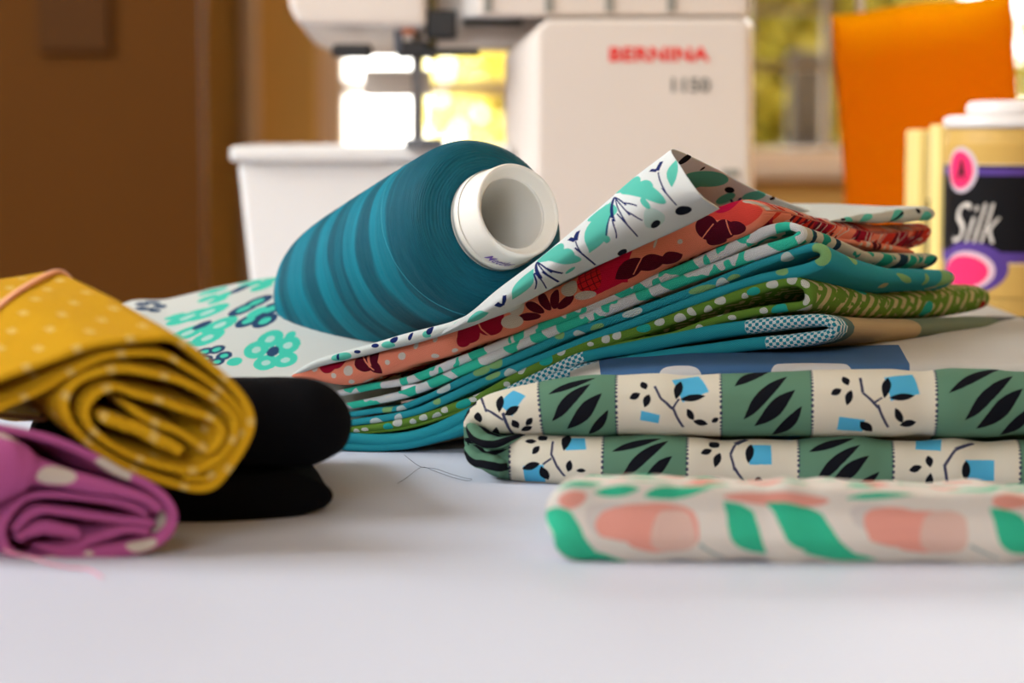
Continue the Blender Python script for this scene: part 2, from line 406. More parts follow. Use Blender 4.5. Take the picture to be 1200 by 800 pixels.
bush('dense yellow green bush outside, right of the sewing machine', .72, 5.6, .32, .36, .6, 5200, 4)
bush('bright yellow green bush outside, behind the orange bag and thread cones', 1.72, 5.9, .25, .5, .6, 1500, 6)
pm = plain('dark weathered wood', srgb(52, 46, 40), .8, .2)
po = thing('garden_post', 'dark grey garden post outside between the machine and the orange bag', 'post', (.63, 4.6, -1.2))
box('post_shaft', at(926, 0, 4.6).x, at(966, 0, 4.6).x, 4.56, 4.64, -1.2, at(0, 60, 4.6).z, pm, po, .01)
box('post_foot', at(920, 0, 4.6).x, at(984, 0, 4.6).x, 4.50, 4.70, -1.2, at(0, 168, 4.6).z, pm, po, .01)

# ================================================================== TABLE
table = thing('work_table', 'white table covered by all the fabrics and the machine', 'table', (0, .9, -.75))
NX, NY = 260, 200
xs = np.linspace(-.75, .95, NX); ys = np.concatenate([np.linspace(.30, .62, 110), np.linspace(.625, 1.70, 90)])
XX, YY = np.meshgrid(xs, ys, indexing='ij')
ZZ = np.zeros_like(XX)
zed = np.clip((.585-YY)/.08, 0, 1)
ZZ -= .0022*zed*zed*np.clip((XX-.02)/.12, 0, 1)                         # the front of the covering falls away on the right
ln = (YY-.655)-(-.55*(XX+.10)); ZZ += -.00035*np.exp(-(ln/.004)**2)*((XX > -.14) & (XX < -.05))
top = np.stack([XX, YY, ZZ], -1).reshape(-1, 3)
Fc = [(i*NY+j, (i+1)*NY+j, (i+1)*NY+j+1, i*NY+j+1) for i in range(NX-1) for j in range(NY-1)]
tt = new_obj('table_covering', top, Fc, white_paint, table)
box('table_slab', -.75, .95, .30, 1.70, -.03, -.003, white_paint, table, .002)
for x in (-.68, .88):
    for y in (.37, 1.63): box('leg', x-.025, x+.025, y-.025, y+.025, -.75, -.03, white_paint, table, .004)

# ================================================================== MAIN STACK OF FOLDED FABRICS
def yl_(px): return .955-(px-400)/540*.025
def P_(pts, dY=0, k=.84): return [(a, b, yl_(a)+dY, r*k) for a, b, r in pts]
A_path = P_([(385, 464, 3.5), (399, 460, 4.5), (440, 452, 5), (480, 445, 6), (550, 418, 6.5), (602, 398, 6.8), (655, 374, 6.8), (725, 345, 7.2), (800, 315, 7.6), (860, 289, 8), (895, 272, 7.2), (922, 265, 6),
             (938, 270, 6.2), (935, 279, 7), (919, 286, 8), (885, 297, 8.4), (840, 313, 8.2), (800, 328, 8), (760, 344, 7.8), (690, 371, 7.4), (620, 399, 7), (550, 430, 7), (480, 459, 6), (440, 469, 5.5), (408, 476, 5), (392, 478, 4)])
B_path = P_([(396, 486, 4), (415, 485, 4), (440, 481, 4.3), (462, 479, 4), (480, 474, 4.5), (515, 459, 5), (567, 435, 6), (620, 412, 6.2), (672, 390, 6.2), (760, 360, 6.2), (820, 338, 6.2), (883, 313, 6.2), (925, 298, 6), (952, 290, 6.5),
             (966, 294, 7), (966, 306, 8), (945, 316, 8), (915, 322, 7.5), (883, 329, 7), (820, 350, 6.8), (760, 372, 6.2), (690, 397, 6.2), (620, 425, 6.2), (567, 447, 6.2), (515, 471, 6), (480, 484, 5.5), (413, 495, 5), (396, 497, 4)])
C_path = P_([(396, 505, 4), (420, 503, 5), (480, 494, 6), (550, 471, 6.5), (602, 445, 7), (672, 411, 7.5), (753, 386, 7.5), (820, 362, 7.5), (883, 341, 7.5), (925, 331, 7), (944, 335, 6.5),
             (949, 346, 6.5), (944, 356, 6), (920, 360, 6), (883, 366, 6), (836, 377, 5.5), (795, 390, 4.5), (750, 398, 3), (672, 417, 2.5), (602, 452, 2.5), (550, 478, 2.5), (480, 500, 2.5), (420, 507, 2), (400, 508, 2)])
D_path = P_([(388, 513, 7), (410, 513, 8), (450, 515, 8.5), (490, 510, 9), (536, 493, 9), (570, 475, 8), (599, 457, 7), (655, 430, 7.2), (690, 416, 8), (760, 404, 10), (820, 392, 10), (883, 382, 10), (935, 376, 9), (966, 375, 8.5),
             (980, 383, 7.5), (968, 393, 8), (930, 399, 9), (883, 403, 9), (820, 411, 9), (760, 420, 9), (690, 431, 7), (637, 447, 6.5), (600, 466, 6.5), (570, 484, 7.5), (536, 504, 7.5), (490, 518, 7), (450, 522, 6.5), (410, 523, 6.5), (390, 523, 6)])
R_path = P_([(342, 441, 3), (352, 440, 6), (375, 437, 10), (410, 436, 15.5), (445, 426, 14.5), (480, 416, 13.5), (530, 399, 15), (560, 387, 15.5), (600, 373, 16.5), (640, 359, 16), (680, 343, 17.5), (735, 316, 19), (790, 288, 21), (840, 266, 20.5), (874, 253, 19), (893, 246, 14)], -.003, 1)
D_ = dict(nin=22, nc=12)
m_cloth = TMP
fab_D = fold('folded_fabric', D_path, TMP, band=[(989, 367, 397), (1040, 371, 397), (1089, 372, 395), (1180, 371, 391), (1245, 370, 388)], n=420, seed=4, key='D', **D_)
fab_C = fold('folded_fabric', C_path, TMP, band=[(955, 325, 366), (994, 331, 370), (1030, 340, 374), (1057, 346, 374), (1089, 341, 373), (1125, 334, 373), (1155, 332, 368), (1166, 333, 364)], n=420, seed=3, key='C', **D_)
fab_B = fold('folded_fabric', B_path, TMP, band=[(973, 286, 326), (1010, 302, 335), (1057, 317, 343), (1105, 318, 342), (1126, 319, 341)], n=420, seed=2, key='B', **D_)
fab_A = fold('folded_fabric', A_path, TMP, band=[(945, 262, 294), (978, 275, 299), (1023, 297, 314), (1073, 299, 318), (1105, 300, 317)], n=420, seed=1, key='A', **D_)
fab_R = fold('folded_fabric', R_path, TMP, band=[(907, 234, 262), (930, 239, 262), (975, 253, 275), (1022, 261, 289), (1055, 264, 288), (1097, 261, 280)], n=320, seed=5, key='R', wx=(.03, .098), nin=26, nc=14, bulge=.7, zfix='self')

flap = fold('folded_flap', [(975, 281, .985, 1.5), (1000, 284, .995, 3), (1035, 290, 1.02, 4.5), (1066, 296, 1.045, 4), (1070, 296, 1.047, 3)], TMP, fab_R, Dh=(-.1, .03), L=.03, zfix='self', n=90, seed=6, key='R2', ncap=6)
# white leaf printed fabric: its top layer lifts into a cone
fab_W = thing('folded_fabric', None, None, tuple(at(600, 372, .93)))
cone_grid = [
 [(520, 392, .930), (519, 391, .928), (519, 390, .929), (520, 388, .934), (524, 388, .94), (530, 389, .945), (536, 391, .95)],
 [(560, 378, .917), (554, 373, .908), (551, 369, .912), (554, 365, .925), (562, 366, .94), (576, 370, .955), (590, 377, .97)],
 [(608, 357, .912), (594, 350, .899), (587, 342, .904), (586, 338, .92), (598, 342, .95), (625, 352, .98), (660, 362, 1.01)],
 [(672, 324, .905), (655, 311, .888), (641, 301, .894), (638, 300, .915), (655, 308, .95), (700, 325, .98), (760, 340, 1.02)],
 [(742, 292, .899), (722, 272, .878), (703, 253, .885), (699, 249, .912), (722, 262, .955), (770, 285, .99), (840, 300, 1.03)],
 [(800, 266, .895), (777, 242, .872), (752, 214, .882), (747, 208, .912), (778, 226, .96), (830, 250, 1.0), (910, 275, 1.04)],
 [(843, 244, .893), (822, 229, .868), (799, 197, .880), (789, 175, .915), (838, 197, .965), (890, 224, 1.0), (985, 261, 1.04)]]
cone = loft('lifted_layer', cone_grid, TMP, fab_W, n=200, m=90, thick=.0005, key='W', facing=False)
wedge = fold('rear_fold', [(972, 259, .985, 1.2), (1000, 256, 1.0, 4), (1040, 254, 1.025, 8), (1080, 251, 1.05, 8.5), (1094, 250, 1.06, 7)], TMP, fab_W, Dh=(-.06, .05), L=.07, zfix='self', n=120, seed=7, key='W2')
lowW = fold('front_fold', [(343, 439, .955, 2.5), (370, 427, .95, 4.5), (400, 418, .947, 5), (440, 407, .945, 5.5), (480, 396, .94, 6), (530, 382, .937, 6), (560, 371, .935, 5.5), (600, 358, .933, 4)], TMP, fab_W, L=.03, zfix='self', n=120, seed=8, key='W3')

# turquoise floral cloth under the back of the spool
def tz(Y, z=0): return HOR+F*(H-z)/Y
kc = [128, 150, 200, 260, 320, 390, 470]
def krow(Y, ys, xs=kc): return [(x, y if y is not None else tz(Y, .001), Y) for x, y in zip(xs, ys)]
K_grid = [krow(.972, [None]*7), krow(.965, [None, 480, 474, 470, 468, 466, 466]), krow(.968, [None, 454, 448, 444, 441, 438, 436]), krow(1.0, [None, 430, 425, 420, 418, 416, 414]),
          krow(1.05, [None, 402, 394, 386, 380, 376, 372]), krow(1.10, [None, 379, 369, 357, 347, 340, 336], [118, 142, 200, 260, 318, 388, 470]),
          krow(1.145, [None, 364, 351, 337, 326, 319, 310], [112, 138, 198, 258, 318, 380, 470]), krow(1.16, [None, 382, 372, 362, 352, 348, 342], [112, 138, 198, 258, 318, 380, 470]), krow(1.165, [None]*7, [112, 138, 198, 258, 318, 380, 470])]
fab_K = loft('folded_fabric', K_grid, TMP, None, n=150, m=110, thick=.001, key='K')

# blue and white cloth between the stack and the table
zE = .044
E_path = [(668, 449, .895, 2), (690, 446, .893, 4), (720, 443, .89, 6.5), (770, 439, .887, 9), (840, 438, .884, 10.5), (1000, 437, .883, 11), (1200, 437, .882, 11), (1320, 437, .881, 11), (1345, 437, .881, 8)]
fab_E = fold('folded_fabric', E_path, TMP, Dh=(0.004, .16), L=.33, zfix='self', kz=[(0, 1), (.02, .9), (.4, .9)], n=260, nin=30, seed=9, key='E', wob=.0005)
lowE = fold('lower_fold', [(700, tz(.93, .0165), .93, 46), (760, tz(.93, .0165), .93, 48), (1000, tz(.93, .0165), .93, 48), (1340, tz(.93, .0165), .93, 48)], TMP, fab_E, Dh=(0.004, .16), L=.26, zfix='self', n=120, seed=10, bulge=.15, ncap=8, wob=.0003)

# green and cream banded pile
F_path = [(1345, 471, .860, 39.5), (1200, 472, .862, 39.5), (1000, 472, .865, 39), (840, 473, .868, 38.5), (700, 474, .872, 34), (640, 478, .874, 31), (585, 484, .877, 25), (562, 491, .880, 19),
          (556, 506, .884, 15), (562, 524, .884, 17), (585, 534, .879, 23), (620, 537, .874, 27), (700, 541, .868, 31), (840, 544, .864, 32), (1000, 546, .861, 33), (1200, 548, .858, 33), (1345, 549, .856, 33)]
fab_F = fold('folded_fabric', F_path, TMP, Dh=(.004, .05), L=.052, zfix=.0, kz=[(0, 1), (.006, .93), (.016, .72), (.06, .70)], n=560, nin=16, nc=22, seed=11, key='F', sq=.85, wob=.0005)
tuck = fold('tucked_corner', [(548, 496, .876, 5), (560, 512, .872, 8), (580, 520, .869, 7), (604, 513, .870, 4), (622, 508, .874, 2)], TMP, fab_F, Dh=(.01, .02), L=.012, zfix='self', n=120, seed=12, key='F2', ncap=12, wob=.0004)
tuck2 = fold('tucked_corner', [(545, 523, .877, 5), (560, 538, .872, 9), (585, 546, .868, 10), (598, 548, .870, 7)], TMP, fab_F, Dh=(.01, .02), L=.012, zfix='self', n=100, seed=13, key='F3', ncap=12, wob=.0004)

# peach flower fabric in front
G_path = [(641, 611, .712, 40), (660, 610, .711, 46), (760, 612, .710, 46), (900, 614, .709, 45), (1050, 617, .708, 43), (1200, 620, .708, 42), (1300, 621, .708, 42), (1360, 621, .708, 40)]
fab_G = fold('folded_fabric', G_path, TMP, Dh=(.007, .08), L=.08, zfix=0.0, kz=[(0, 1), (.004, .99), (.02, .97), (.03, .90), (.05, .72), (.08, .6)], n=300, nin=24, nc=22, seed=14, key='G', sq=.55, bulge=.35, ncap=14, wob=.0004)

# black folded fabric on the left
J_path = [(412, 493, .800, 50), (385, 495, .798, 54), (320, 495, .795, 54), (260, 494, .792, 53), (120, 500, .790, 45), (62, 525, .788, 33), (60, 560, .786, 28), (100, 592, .786, 28), (210, 589, .784, 28), (280, 586, .786, 28), (340, 581, .793, 27), (390, 577, .799, 23)]
fab_J = fold('folded_fabric', J_path, TMP, Dh=(-.024, .12), L=.12, zfix=0.0, kz=[(0, 1), (.03, .95), (.12, .72)], n=360, nin=20, nc=20, seed=15, key='J', sq=1, bulge=.6, ncap=30, wob=.0007)

# mustard roll and pink roll
def curl(name, pts, Y, mat, parent, r, Dh, L, Dz, key, n=420, seed=1, kz=None, tilt=0.0, nc=9):
    return fold(name, [(a, b, Y+tilt*(a-150), (c[0] if c else r)) for a, b, *c in pts], mat, parent, Dh=Dh, L=L, Dz=Dz, zfix='self', n=n, nin=26, nc=nc, seed=seed, key=key, ncap=4, wob=.0005, bulge=.8)
DH = (-.078, .115)
roll_H = thing('fabric_roll', None, None, tuple(at(170, 575, .73)))
H_a = [(-150, 480), (-70, 462), (-10, 446), (40, 428), (97, 408), (135, 400), (172, 396), (200, 396), (226, 411), (250, 431), (272, 451), (289, 475), (294, 497), (286, 520), (268, 548), (250, 568), (228, 573), (195, 566), (170, 557), (142, 544), (110, 524), (90, 505),
       (79, 488), (76, 472), (82, 456), (97, 443), (122, 434), (147, 431), (172, 435), (210, 446), (235, 457), (256, 469), (273, 487), (276, 506), (267, 526), (250, 541), (228, 550), (200, 548), (160, 536), (128, 519), (108, 502), (101, 487), (103, 473), (115, 460), (135, 454), (160, 462), (190, 471), (220, 482), (246, 490), (260, 503), (256, 518), (244, 528), (236, 522), (212, 507), (180, 494), (160, 482), (150, 474)]
H_b = [(-150, 520), (-60, 502), (0, 478), (45, 458), (80, 437), (110, 422), (147, 415), (188, 416), (214, 427), (238, 442), (262, 461), (279, 479), (285, 497), (279, 513), (262, 540), (248, 556), (238, 560), (215, 560)]
H_c = [(119, 488), (130, 493), (150, 499), (172, 508), (195, 519), (213, 530)]
hb = curl('outer_layer', H_a, .722, TMP, roll_H, 4.6, DH, .15, [(0, 0), (.05, .0095), (.09, .0145), (.15, .007)], 'H', 620, 21)
hc = curl('inner_layer', H_b, .723, TMP, roll_H, 4.2, DH, .12, [(0, 0), (.05, .0085), (.12, .009)], 'Hb', 360, 22)
hd = curl('core_layer', H_c, .722, TMP, roll_H, 7.5, DH, .10, .012, 'Hc', 120, 23)
roll_I = thing('fabric_roll', None, None, tuple(at(110, 662, .715)))
I_a = [(-120, 560, 40), (-60, 553, 44), (-15, 548, 42), (20, 549, 32), (42, 553, 17), (70, 559, 13), (100, 565, 11), (150, 577, 7), (178, 590, 5.5), (186, 600, 5)]
I_b = [(-120, 496, 5), (-40, 499, 5), (15, 505, 5), (60, 515, 5), (105, 532, 5), (140, 551, 5.5), (175, 569, 5.5), (195, 586, 5.5), (203, 604, 5.5), (196, 624, 6), (176, 638, 7), (125, 648, 8), (78, 654, 7), (34, 657, 6), (12, 647, 5.5), (2, 626, 5), (7, 606, 5), (28, 584, 4.5), (60, 578, 4), (110, 584, 4), (150, 592, 4), (174, 604, 4)]
I_c = [(16, 622, 4), (32, 606, 4.5), (48, 597, 5), (75, 600, 5), (125, 607, 5), (172, 612, 5), (180, 617, 4)]
I_d = [(22, 632, 4), (34, 624, 6), (52, 619, 8), (80, 622, 8), (94, 627, 6)]
I_e = [(50, 642, 4), (80, 643, 5), (112, 632, 5), (145, 621, 5), (175, 622, 5)]
DI = (-.085, .10)
ia = curl('outer_layer', I_a, .716, TMP, roll_I, 5, DI, .12, .0, 'I', 300, 31, nc=16)
ib = curl('wrapped_layer', I_b, .717, TMP, roll_I, 5, DI, .12, .0, 'Ib', 420, 32)
ic = [curl('inner_layer', p, .718, TMP, roll_I, 5, DI, .09, .0, k, 160, 33+i) for i, (p, k) in enumerate(((I_c, 'Ic'), (I_d, 'Id'), (I_e, 'Ie')))]
print('cloth done')
#__OBJ__

# ================================================================== THREAD CONE ON THE STACK
FX = Vector((.525, -.80, .285)).normalized()
def frame(axis, origin):
    z = axis.normalized(); x = Vector((0, 0, 1)).cross(z).normalized(); y = z.cross(x)
    M = Matrix((x, y, z)).transposed().to_4x4(); M.translation = origin; return M
spool = thing('thread_cone', 'teal thread cone with a hollow white core lying tilted on the fabric stack', 'thread', tuple(at(455, 400, .95)))
SO = at(581, 259, .965); SK = .965/.885
SM = frame(FX, SO)
wp = [(.0185, -.006), (.0192, -.001), (.0215, -.0008), (.025, -.0022), (.0290, -.0036), (.0315, -.0058), (.0330, -.0100), (.0336, -.0160), (.0336, -.022), (.0332, -.040), (.0326, -.060), (.0318, -.085), (.0306, -.108), (.0288, -.121), (.0262, -.129), (.0225, -.135), (.018, -.1385), (.012, -.139), (.0115, -.136)]
wp = [(r*(1+.07*min(1, -t/.008) if t < 0 else 1), t*1.06 if t < -.02 else t) for r, t in wp]
wp = [(r*SK, t*SK) for r, t in wp]
wp = catmull(np.array([[a, b] for a, b in wp]), 150)
rr = np.random.RandomState(3)
wpf = [(r+rr.randn()*.00005+.00006*math.sin(t*900), t) for r, t in wp]
v, f, uv = lathe_data(wpf, SM, 160)
uvw = [(t*100, k/160*2*PI*3) for (_, t) in wpf for k in range(161)]
winding = new_obj('thread_winding', v, f, TMP, spool, uvw); weld(winding)
cp = [(.012, -.142), (.0195, -.138), (.0195, -.006), (.0197, .0), (.0191, .006), (.0186, .014), (.01845, .0162), (.0182, .0170), (.0177, .0173), (.0172, .0171), (.0169, .0164), (.0162, .0148), (.0152, .0132), (.0146, .0127), (.0142, .0122), (.0140, .0112), (.0139, .009), (.0128, -.04), (.0112, -.134), (.012, -.142)]
v, f, uv = lathe_data([tuple(p) for p in catmull(np.array(cp, float)[1:-1]*SK, 160)], SM, 128)
core_m = plain('white core plastic', srgb(236, 232, 224), .32, .5, 0, .01)
core_m.node_tree.nodes['Principled BSDF'].inputs['Subsurface Weight'].default_value = .15
core_m.node_tree.nodes['Principled BSDF'].inputs['Subsurface Radius'].default_value = (.004, .004, .003)
core = new_obj('core', v, f, core_m, spool, uv); weld(core); core['label'] = 'white plastic core with a wide hollow mouth'
def text_verts(s, font_off=0.0, shear=0.0, spacing=1.0, res=4):
    cu = bpy.data.curves.new('lettering', 'FONT'); cu.body = s; cu.offset = font_off; cu.shear = shear; cu.space_character = spacing; cu.resolution_u = res; cu.size = 1
    o = bpy.data.objects.new('lettering', cu); C.objects.link(o); bpy.context.view_layer.update()
    me = bpy.data.meshes.new_from_object(o.evaluated_get(bpy.context.evaluated_depsgraph_get()))
    bm = bmesh.new(); bm.from_mesh(me); bmesh.ops.triangulate(bm, faces=bm.faces)
    for _ in range(2): bmesh.ops.subdivide_edges(bm, edges=[e for e in bm.edges if e.calc_length() > .12], cuts=1)
    bmesh.ops.triangulate(bm, faces=bm.faces)
    V = np.array([v.co[:] for v in bm.verts]); Fc = [tuple(v.index for v in f.verts) for f in bm.faces]; bm.free()
    bpy.data.objects.remove(o); bpy.data.curves.remove(cu); bpy.data.meshes.remove(me)
    V[:, 0] -= V[:, 0].min(); V[:, 1] -= V[:, 1].min(); return V[:, :2], Fc, V[:, 0].max(), V[:, 1].max()
ink_m = plain('purple ink', srgb(120, 90, 170), .5, .3)
V2, Fc, tw, th = text_verts('Mettler', .004, .45)
TA, TS, TH = math.radians(233), .0125, .0042          # start angle, length, height
out = []
for x, y in V2:
    a = TA+x/tw*TS/.0188; t = .0055+y/th*TH; r = (float(np.interp(t, [0, .006, .014, .017], [.0197, .0191, .0186, .0183]))+.00012)*SK; t *= SK
    out.append(tuple(SM @ Vector((r*math.cos(a), r*math.sin(a), t))))
new_obj('lettering', out, Fc, ink_m, core, smooth=False)
# a strand that crosses the winding
th_m = plain('teal strand', srgb(60, 160, 180), .5, .4)
pts = []
for q in np.linspace(0, 1, 40):
    t = -.040+.026*q; a = math.radians(100+150*q); r = float(np.interp(t, [p[1] for p in wpf][::-1], [p[0] for p in wpf][::-1])) if False else np.interp(-t, [-p_[1] for p_ in wpf], [p_[0] for p_ in wpf])
    pts.append(tuple(SM @ Vector(((r+.0001)*math.cos(a), (r+.0001)*math.sin(a), t))))
v, f = tube_data(pts, .00013, 5); new_obj('loose_strand', v, f, th_m, spool)

# ================================================================== OVERLOCK MACHINE
MY = 1.47
def mx(px, Y=MY): return (px-600)/F*Y
def mz(py, Y=MY): return at(600, py, Y).z
mach_m = plain('warm white machine plastic', srgb(226, 214, 204), .4, .4, 0, .01)
mach2_m = plain('cool white machine plastic', srgb(232, 229, 226), .35, .4, 0, .01)
dark_m = plain('black machine metal', srgb(28, 28, 30), .4, .5)
steel_m = plain('grey steel', srgb(120, 122, 128), .3, .5, .8)
mach = thing('overlock_machine', 'white overlock sewing machine with red lettering behind the thread cone', 'sewing machine', (.03, 1.52, 0))
def taper(x0, x1):
    def g(c):
        k = 1-c.z/mz(190); c.x += (x1-x0)*k if c.x < -.1 else 0; return c
    return g
box('base', mx(279), mx(640), MY, 1.62, .002, mz(190), mach2_m, mach, .004, 3, taper(mx(279), mx(299)))
for x, y in ((-.14, 1.50), (.13, 1.50), (-.14, 1.60), (.13, 1.60)): box('rubber_foot', x-.008, x+.008, y-.008, y+.008, 0, .003, dark_m, mach, .0005)
box('cloth_plate', mx(271), mx(600), MY-.006, 1.62, mz(189), mz(171), mach2_m, mach, .003, 3)
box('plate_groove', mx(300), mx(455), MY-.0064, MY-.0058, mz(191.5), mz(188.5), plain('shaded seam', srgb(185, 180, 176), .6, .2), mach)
def outline(pts, Y): return [(mx(a, Y), Y, max(mz(b, Y), .001)) for a, b in pts]
of = [(629, 400), (629, 34), (640, 22), (868, 22), (876, 30), (882, 400)]; om = [(592, 400), (592, 64), (636, 26), (872, 20), (880, 27), (886, 400)]
V = outline(of, 1.44)+outline(om, 1.485)+[(x, 1.62, z) for x, y, z in outline(om, 1.485)]
Fc = [(5, 4, 3, 2, 1, 0)]+[(i+k, (i+1) % 6+k, (i+1) % 6+6+k, i+6+k) for k in (0, 6) for i in range(6)]+[tuple(range(12, 18))]
tw_ = new_obj('tower', V, Fc, mach_m, mach, smooth=False)
md = tw_.modifiers.new('bevel', 'BEVEL'); md.width = .0035; md.segments = 3; md.limit_method = 'ANGLE'; md.angle_limit = .3
box('upper_housing', mx(560), mx(872), 1.452, 1.62, mz(20.5), mz(-150), mach_m, mach, .003)
slot_m = plain('grey slot', srgb(150, 148, 140), .6, .2)
for px in (572, 643, 713, 785): 
    sl = new_obj('tension_slot', *box_data(mx(px-5, 1.45), mx(px+5, 1.45), 1.4505, 1.4525, mz(14, 1.45), mz(-140, 1.45), .0006), slot_m, mach, smooth=False)
    dsk = lathe_data([(0, 0), (.010, 0), (.012, .002), (.012, .005), (.009, .007), (0, .007)], frame(Vector((1, 0, 0)), Vector((mx(px, 1.45)-.0035, 1.450, mz(-60, 1.45)))), 24)
    new_obj('tension_dial', dsk[0], dsk[1], slot_m, sl)
# head
V = outline([(340, -150), (341, 10), (352, 28), (470, 30), (500, 30), (500, -150)], 1.45)+outline([(346, -150), (352, 20), (372, 52), (400, 66), (505, 66), (505, -150)], 1.585)
Fc = [(0, 1, 2, 3, 4, 5)[::-1], tuple(range(6, 12))]+[(i, (i+1) % 6, (i+1) % 6+6, i+6) for i in range(6)]
hd_ = new_obj('needle_head', V, Fc, mach_m, mach, smooth=False); weld(hd_)
md = hd_.modifiers.new('bevel', 'BEVEL'); md.width = .004; md.segments = 3; md.limit_method = 'ANGLE'; md.angle_limit = .3
box('arm', mx(498), mx(640), 1.50, 1.62, mz(54, 1.50), mz(-150, 1.50), mach_m, mach, .003)
box('light_guard', mx(542), mx(612), 1.475, 1.50, mz(28), mz(22), dark_m, mach, .0005)
box('front_cover', mx(543), mx(604), 1.462, 1.50, mz(21), mz(-120), mach2_m, mach, .002)
bar = box('presser_bar', mx(483), mx(496), 1.475, 1.485, mz(168), mz(0), steel_m, mach, .0015)
ft = box('presser_foot', mx(476), mx(520), 1.455, 1.495, mz(172), mz(162), steel_m, bar, .001)
box('foot_toe', mx(478), mx(500), 1.44, 1.456, mz(173), mz(168), steel_m, bar, .001)
box('needle_clamp', mx(500), mx(536), 1.46, 1.48, mz(46), mz(12), dark_m, mach, .002)
box('needle_clamp_plate', mx(498), mx(562), 1.462, 1.476, mz(66), mz(57), dark_m, mach, .001)
box('clamp_block', mx(466), mx(504), 1.466, 1.48, mz(68), mz(48), dark_m, mach, .002)
for px, y in ((468, 62), (508, 70)):
    v, f = tube_data([(mx(px), 1.468, mz(-40)), (mx(px), 1.468, mz(y))], .0028, 8); new_obj('needle_bar', v, f, steel_m if px == 468 else plain('brass', srgb(120, 108, 70), .4, .5, .6), mach)
box('thread_guide', mx(472), mx(488), 1.458, 1.468, mz(42), mz(20), plain('copper', srgb(190, 120, 90), .4, .5, .3), mach, .002)
box('looper_lever', mx(391), mx(438), 1.46, 1.475, mz(68), mz(52), dark_m, mach, .003)
box('side_guard', mx(418), mx(500), 1.55, 1.556, mz(110), mz(78), plain('grey translucent plastic', srgb(190, 178, 168), .4, .3), mach, .002)
box('side_knob', mx(840), mx(860), 1.4375, 1.441, mz(205), mz(197), slot_m, mach, .001)
red_m = plain('red print', srgb(240, 40, 30), .5, .3); grey_m = plain('grey print', srgb(120, 118, 112), .5, .3)
def flat_text(s, px0, px1, py0, py1, Y, mat, parent, off=.02, shear=0):
    V2, Fc, tw, th = text_verts(s, off, shear, 1.05)
    V = [(mx(px0, Y)+x/tw*(mx(px1, Y)-mx(px0, Y)), Y, mz(py1, Y)+y/th*(mz(py0, Y)-mz(py1, Y))) for x, y in V2]
    return new_obj('lettering', V, Fc, mat, parent, smooth=False)
flat_text('BERNINA', 713, 830, 55, 72, 1.4394, red_m, mach, .035)
flat_text('1150', 786, 831, 91, 108, 1.4394, grey_m, mach, .03)

# ================================================================== ORANGE BAG
bag_m = MB('orange paper', .7, .2); bag_m.coords('Object', 0)
bc = bag_m.mix(bag_m.noise(9, 3), srgb(255, 200, 0), srgb(255, 212, 0)); bag_m.done(bc)
tr = bag_m.n.new('ShaderNodeBsdfTranslucent'); bag_m.l.new(bc, tr.inputs[0]); ms = bag_m.n.new('ShaderNodeMixShader'); ms.inputs[0].default_value = .85
bag_m.l.new(bag_m.b.outputs[0], ms.inputs[1]); bag_m.l.new(tr.outputs[0], ms.inputs[2]); bag_m.l.new(ms.outputs[0], bag_m.n['Material Output'].inputs[0])
bag = thing('paper_bag', 'bright orange paper bag standing open behind the fabric stack, lit by the window', 'bag', tuple(at(1095, tz(1.56), 1.56)))
def sheet(name, c00, c10, c01, c11, n=24, m=24, amp=.002, seed=0):
    V = []; r = np.random.RandomState(seed); ph = r.rand(4)*6
    for i in range(n):
        for j in range(m):
            u, q = i/(n-1), j/(m-1); p = (c00*(1-u)+c10*u)*(1-q)+(c01*(1-u)+c11*u)*q
            p = p+Vector((0, amp*math.sin(PI*u)*math.sin(u*7+ph[0]+q*3)*(.3+q), amp*.7*q*math.sin(u*8+ph[1])*math.sin(PI*u))); V.append(tuple(p))
    Fc = [(i*m+j, (i+1)*m+j, (i+1)*m+j+1, i*m+j+1) for i in range(n-1) for j in range(m-1)]
    o = new_obj(name, V, Fc, bag_m.m, bag); md = o.modifiers.new('thickness', 'SOLIDIFY'); md.thickness = .0003; return o
fbl, fbr = at(1003, tz(1.56)-1, 1.56), at(1205, tz(1.56)-1, 1.56); ftl, ftr = at(974, 18, 1.565), at(1186, -9, 1.575)
bk = Vector((.004, .075, 0)); bl, br = fbl+bk, fbr+bk; tl, tr_ = ftl+bk*.6+Vector((.012, 0, -.004)), ftr+bk*.6+Vector((-.012, 0, -.004))
sheet('front_panel', fbl, fbr, ftl, ftr, seed=1); sheet('back_panel', bl, br, tl, tr_, seed=2); sheet('side_panel', fbl, bl, ftl, tl, seed=3); sheet('side_panel', fbr, br, ftr, tr_, seed=4); sheet('bottom_panel', fbl, fbr, bl, br, amp=0)
v, f = tube_data([at(1008, 14, 1.566), at(1007, -20, 1.567), at(1020, -60, 1.568), at(1095, -90, 1.57), at(1150, -60, 1.574), at(1156, -4, 1.575)], .0035, 8, .5, 40)
new_obj('handle', v, f, plain('cream ribbon', srgb(235, 225, 205), .7, .2), bag)

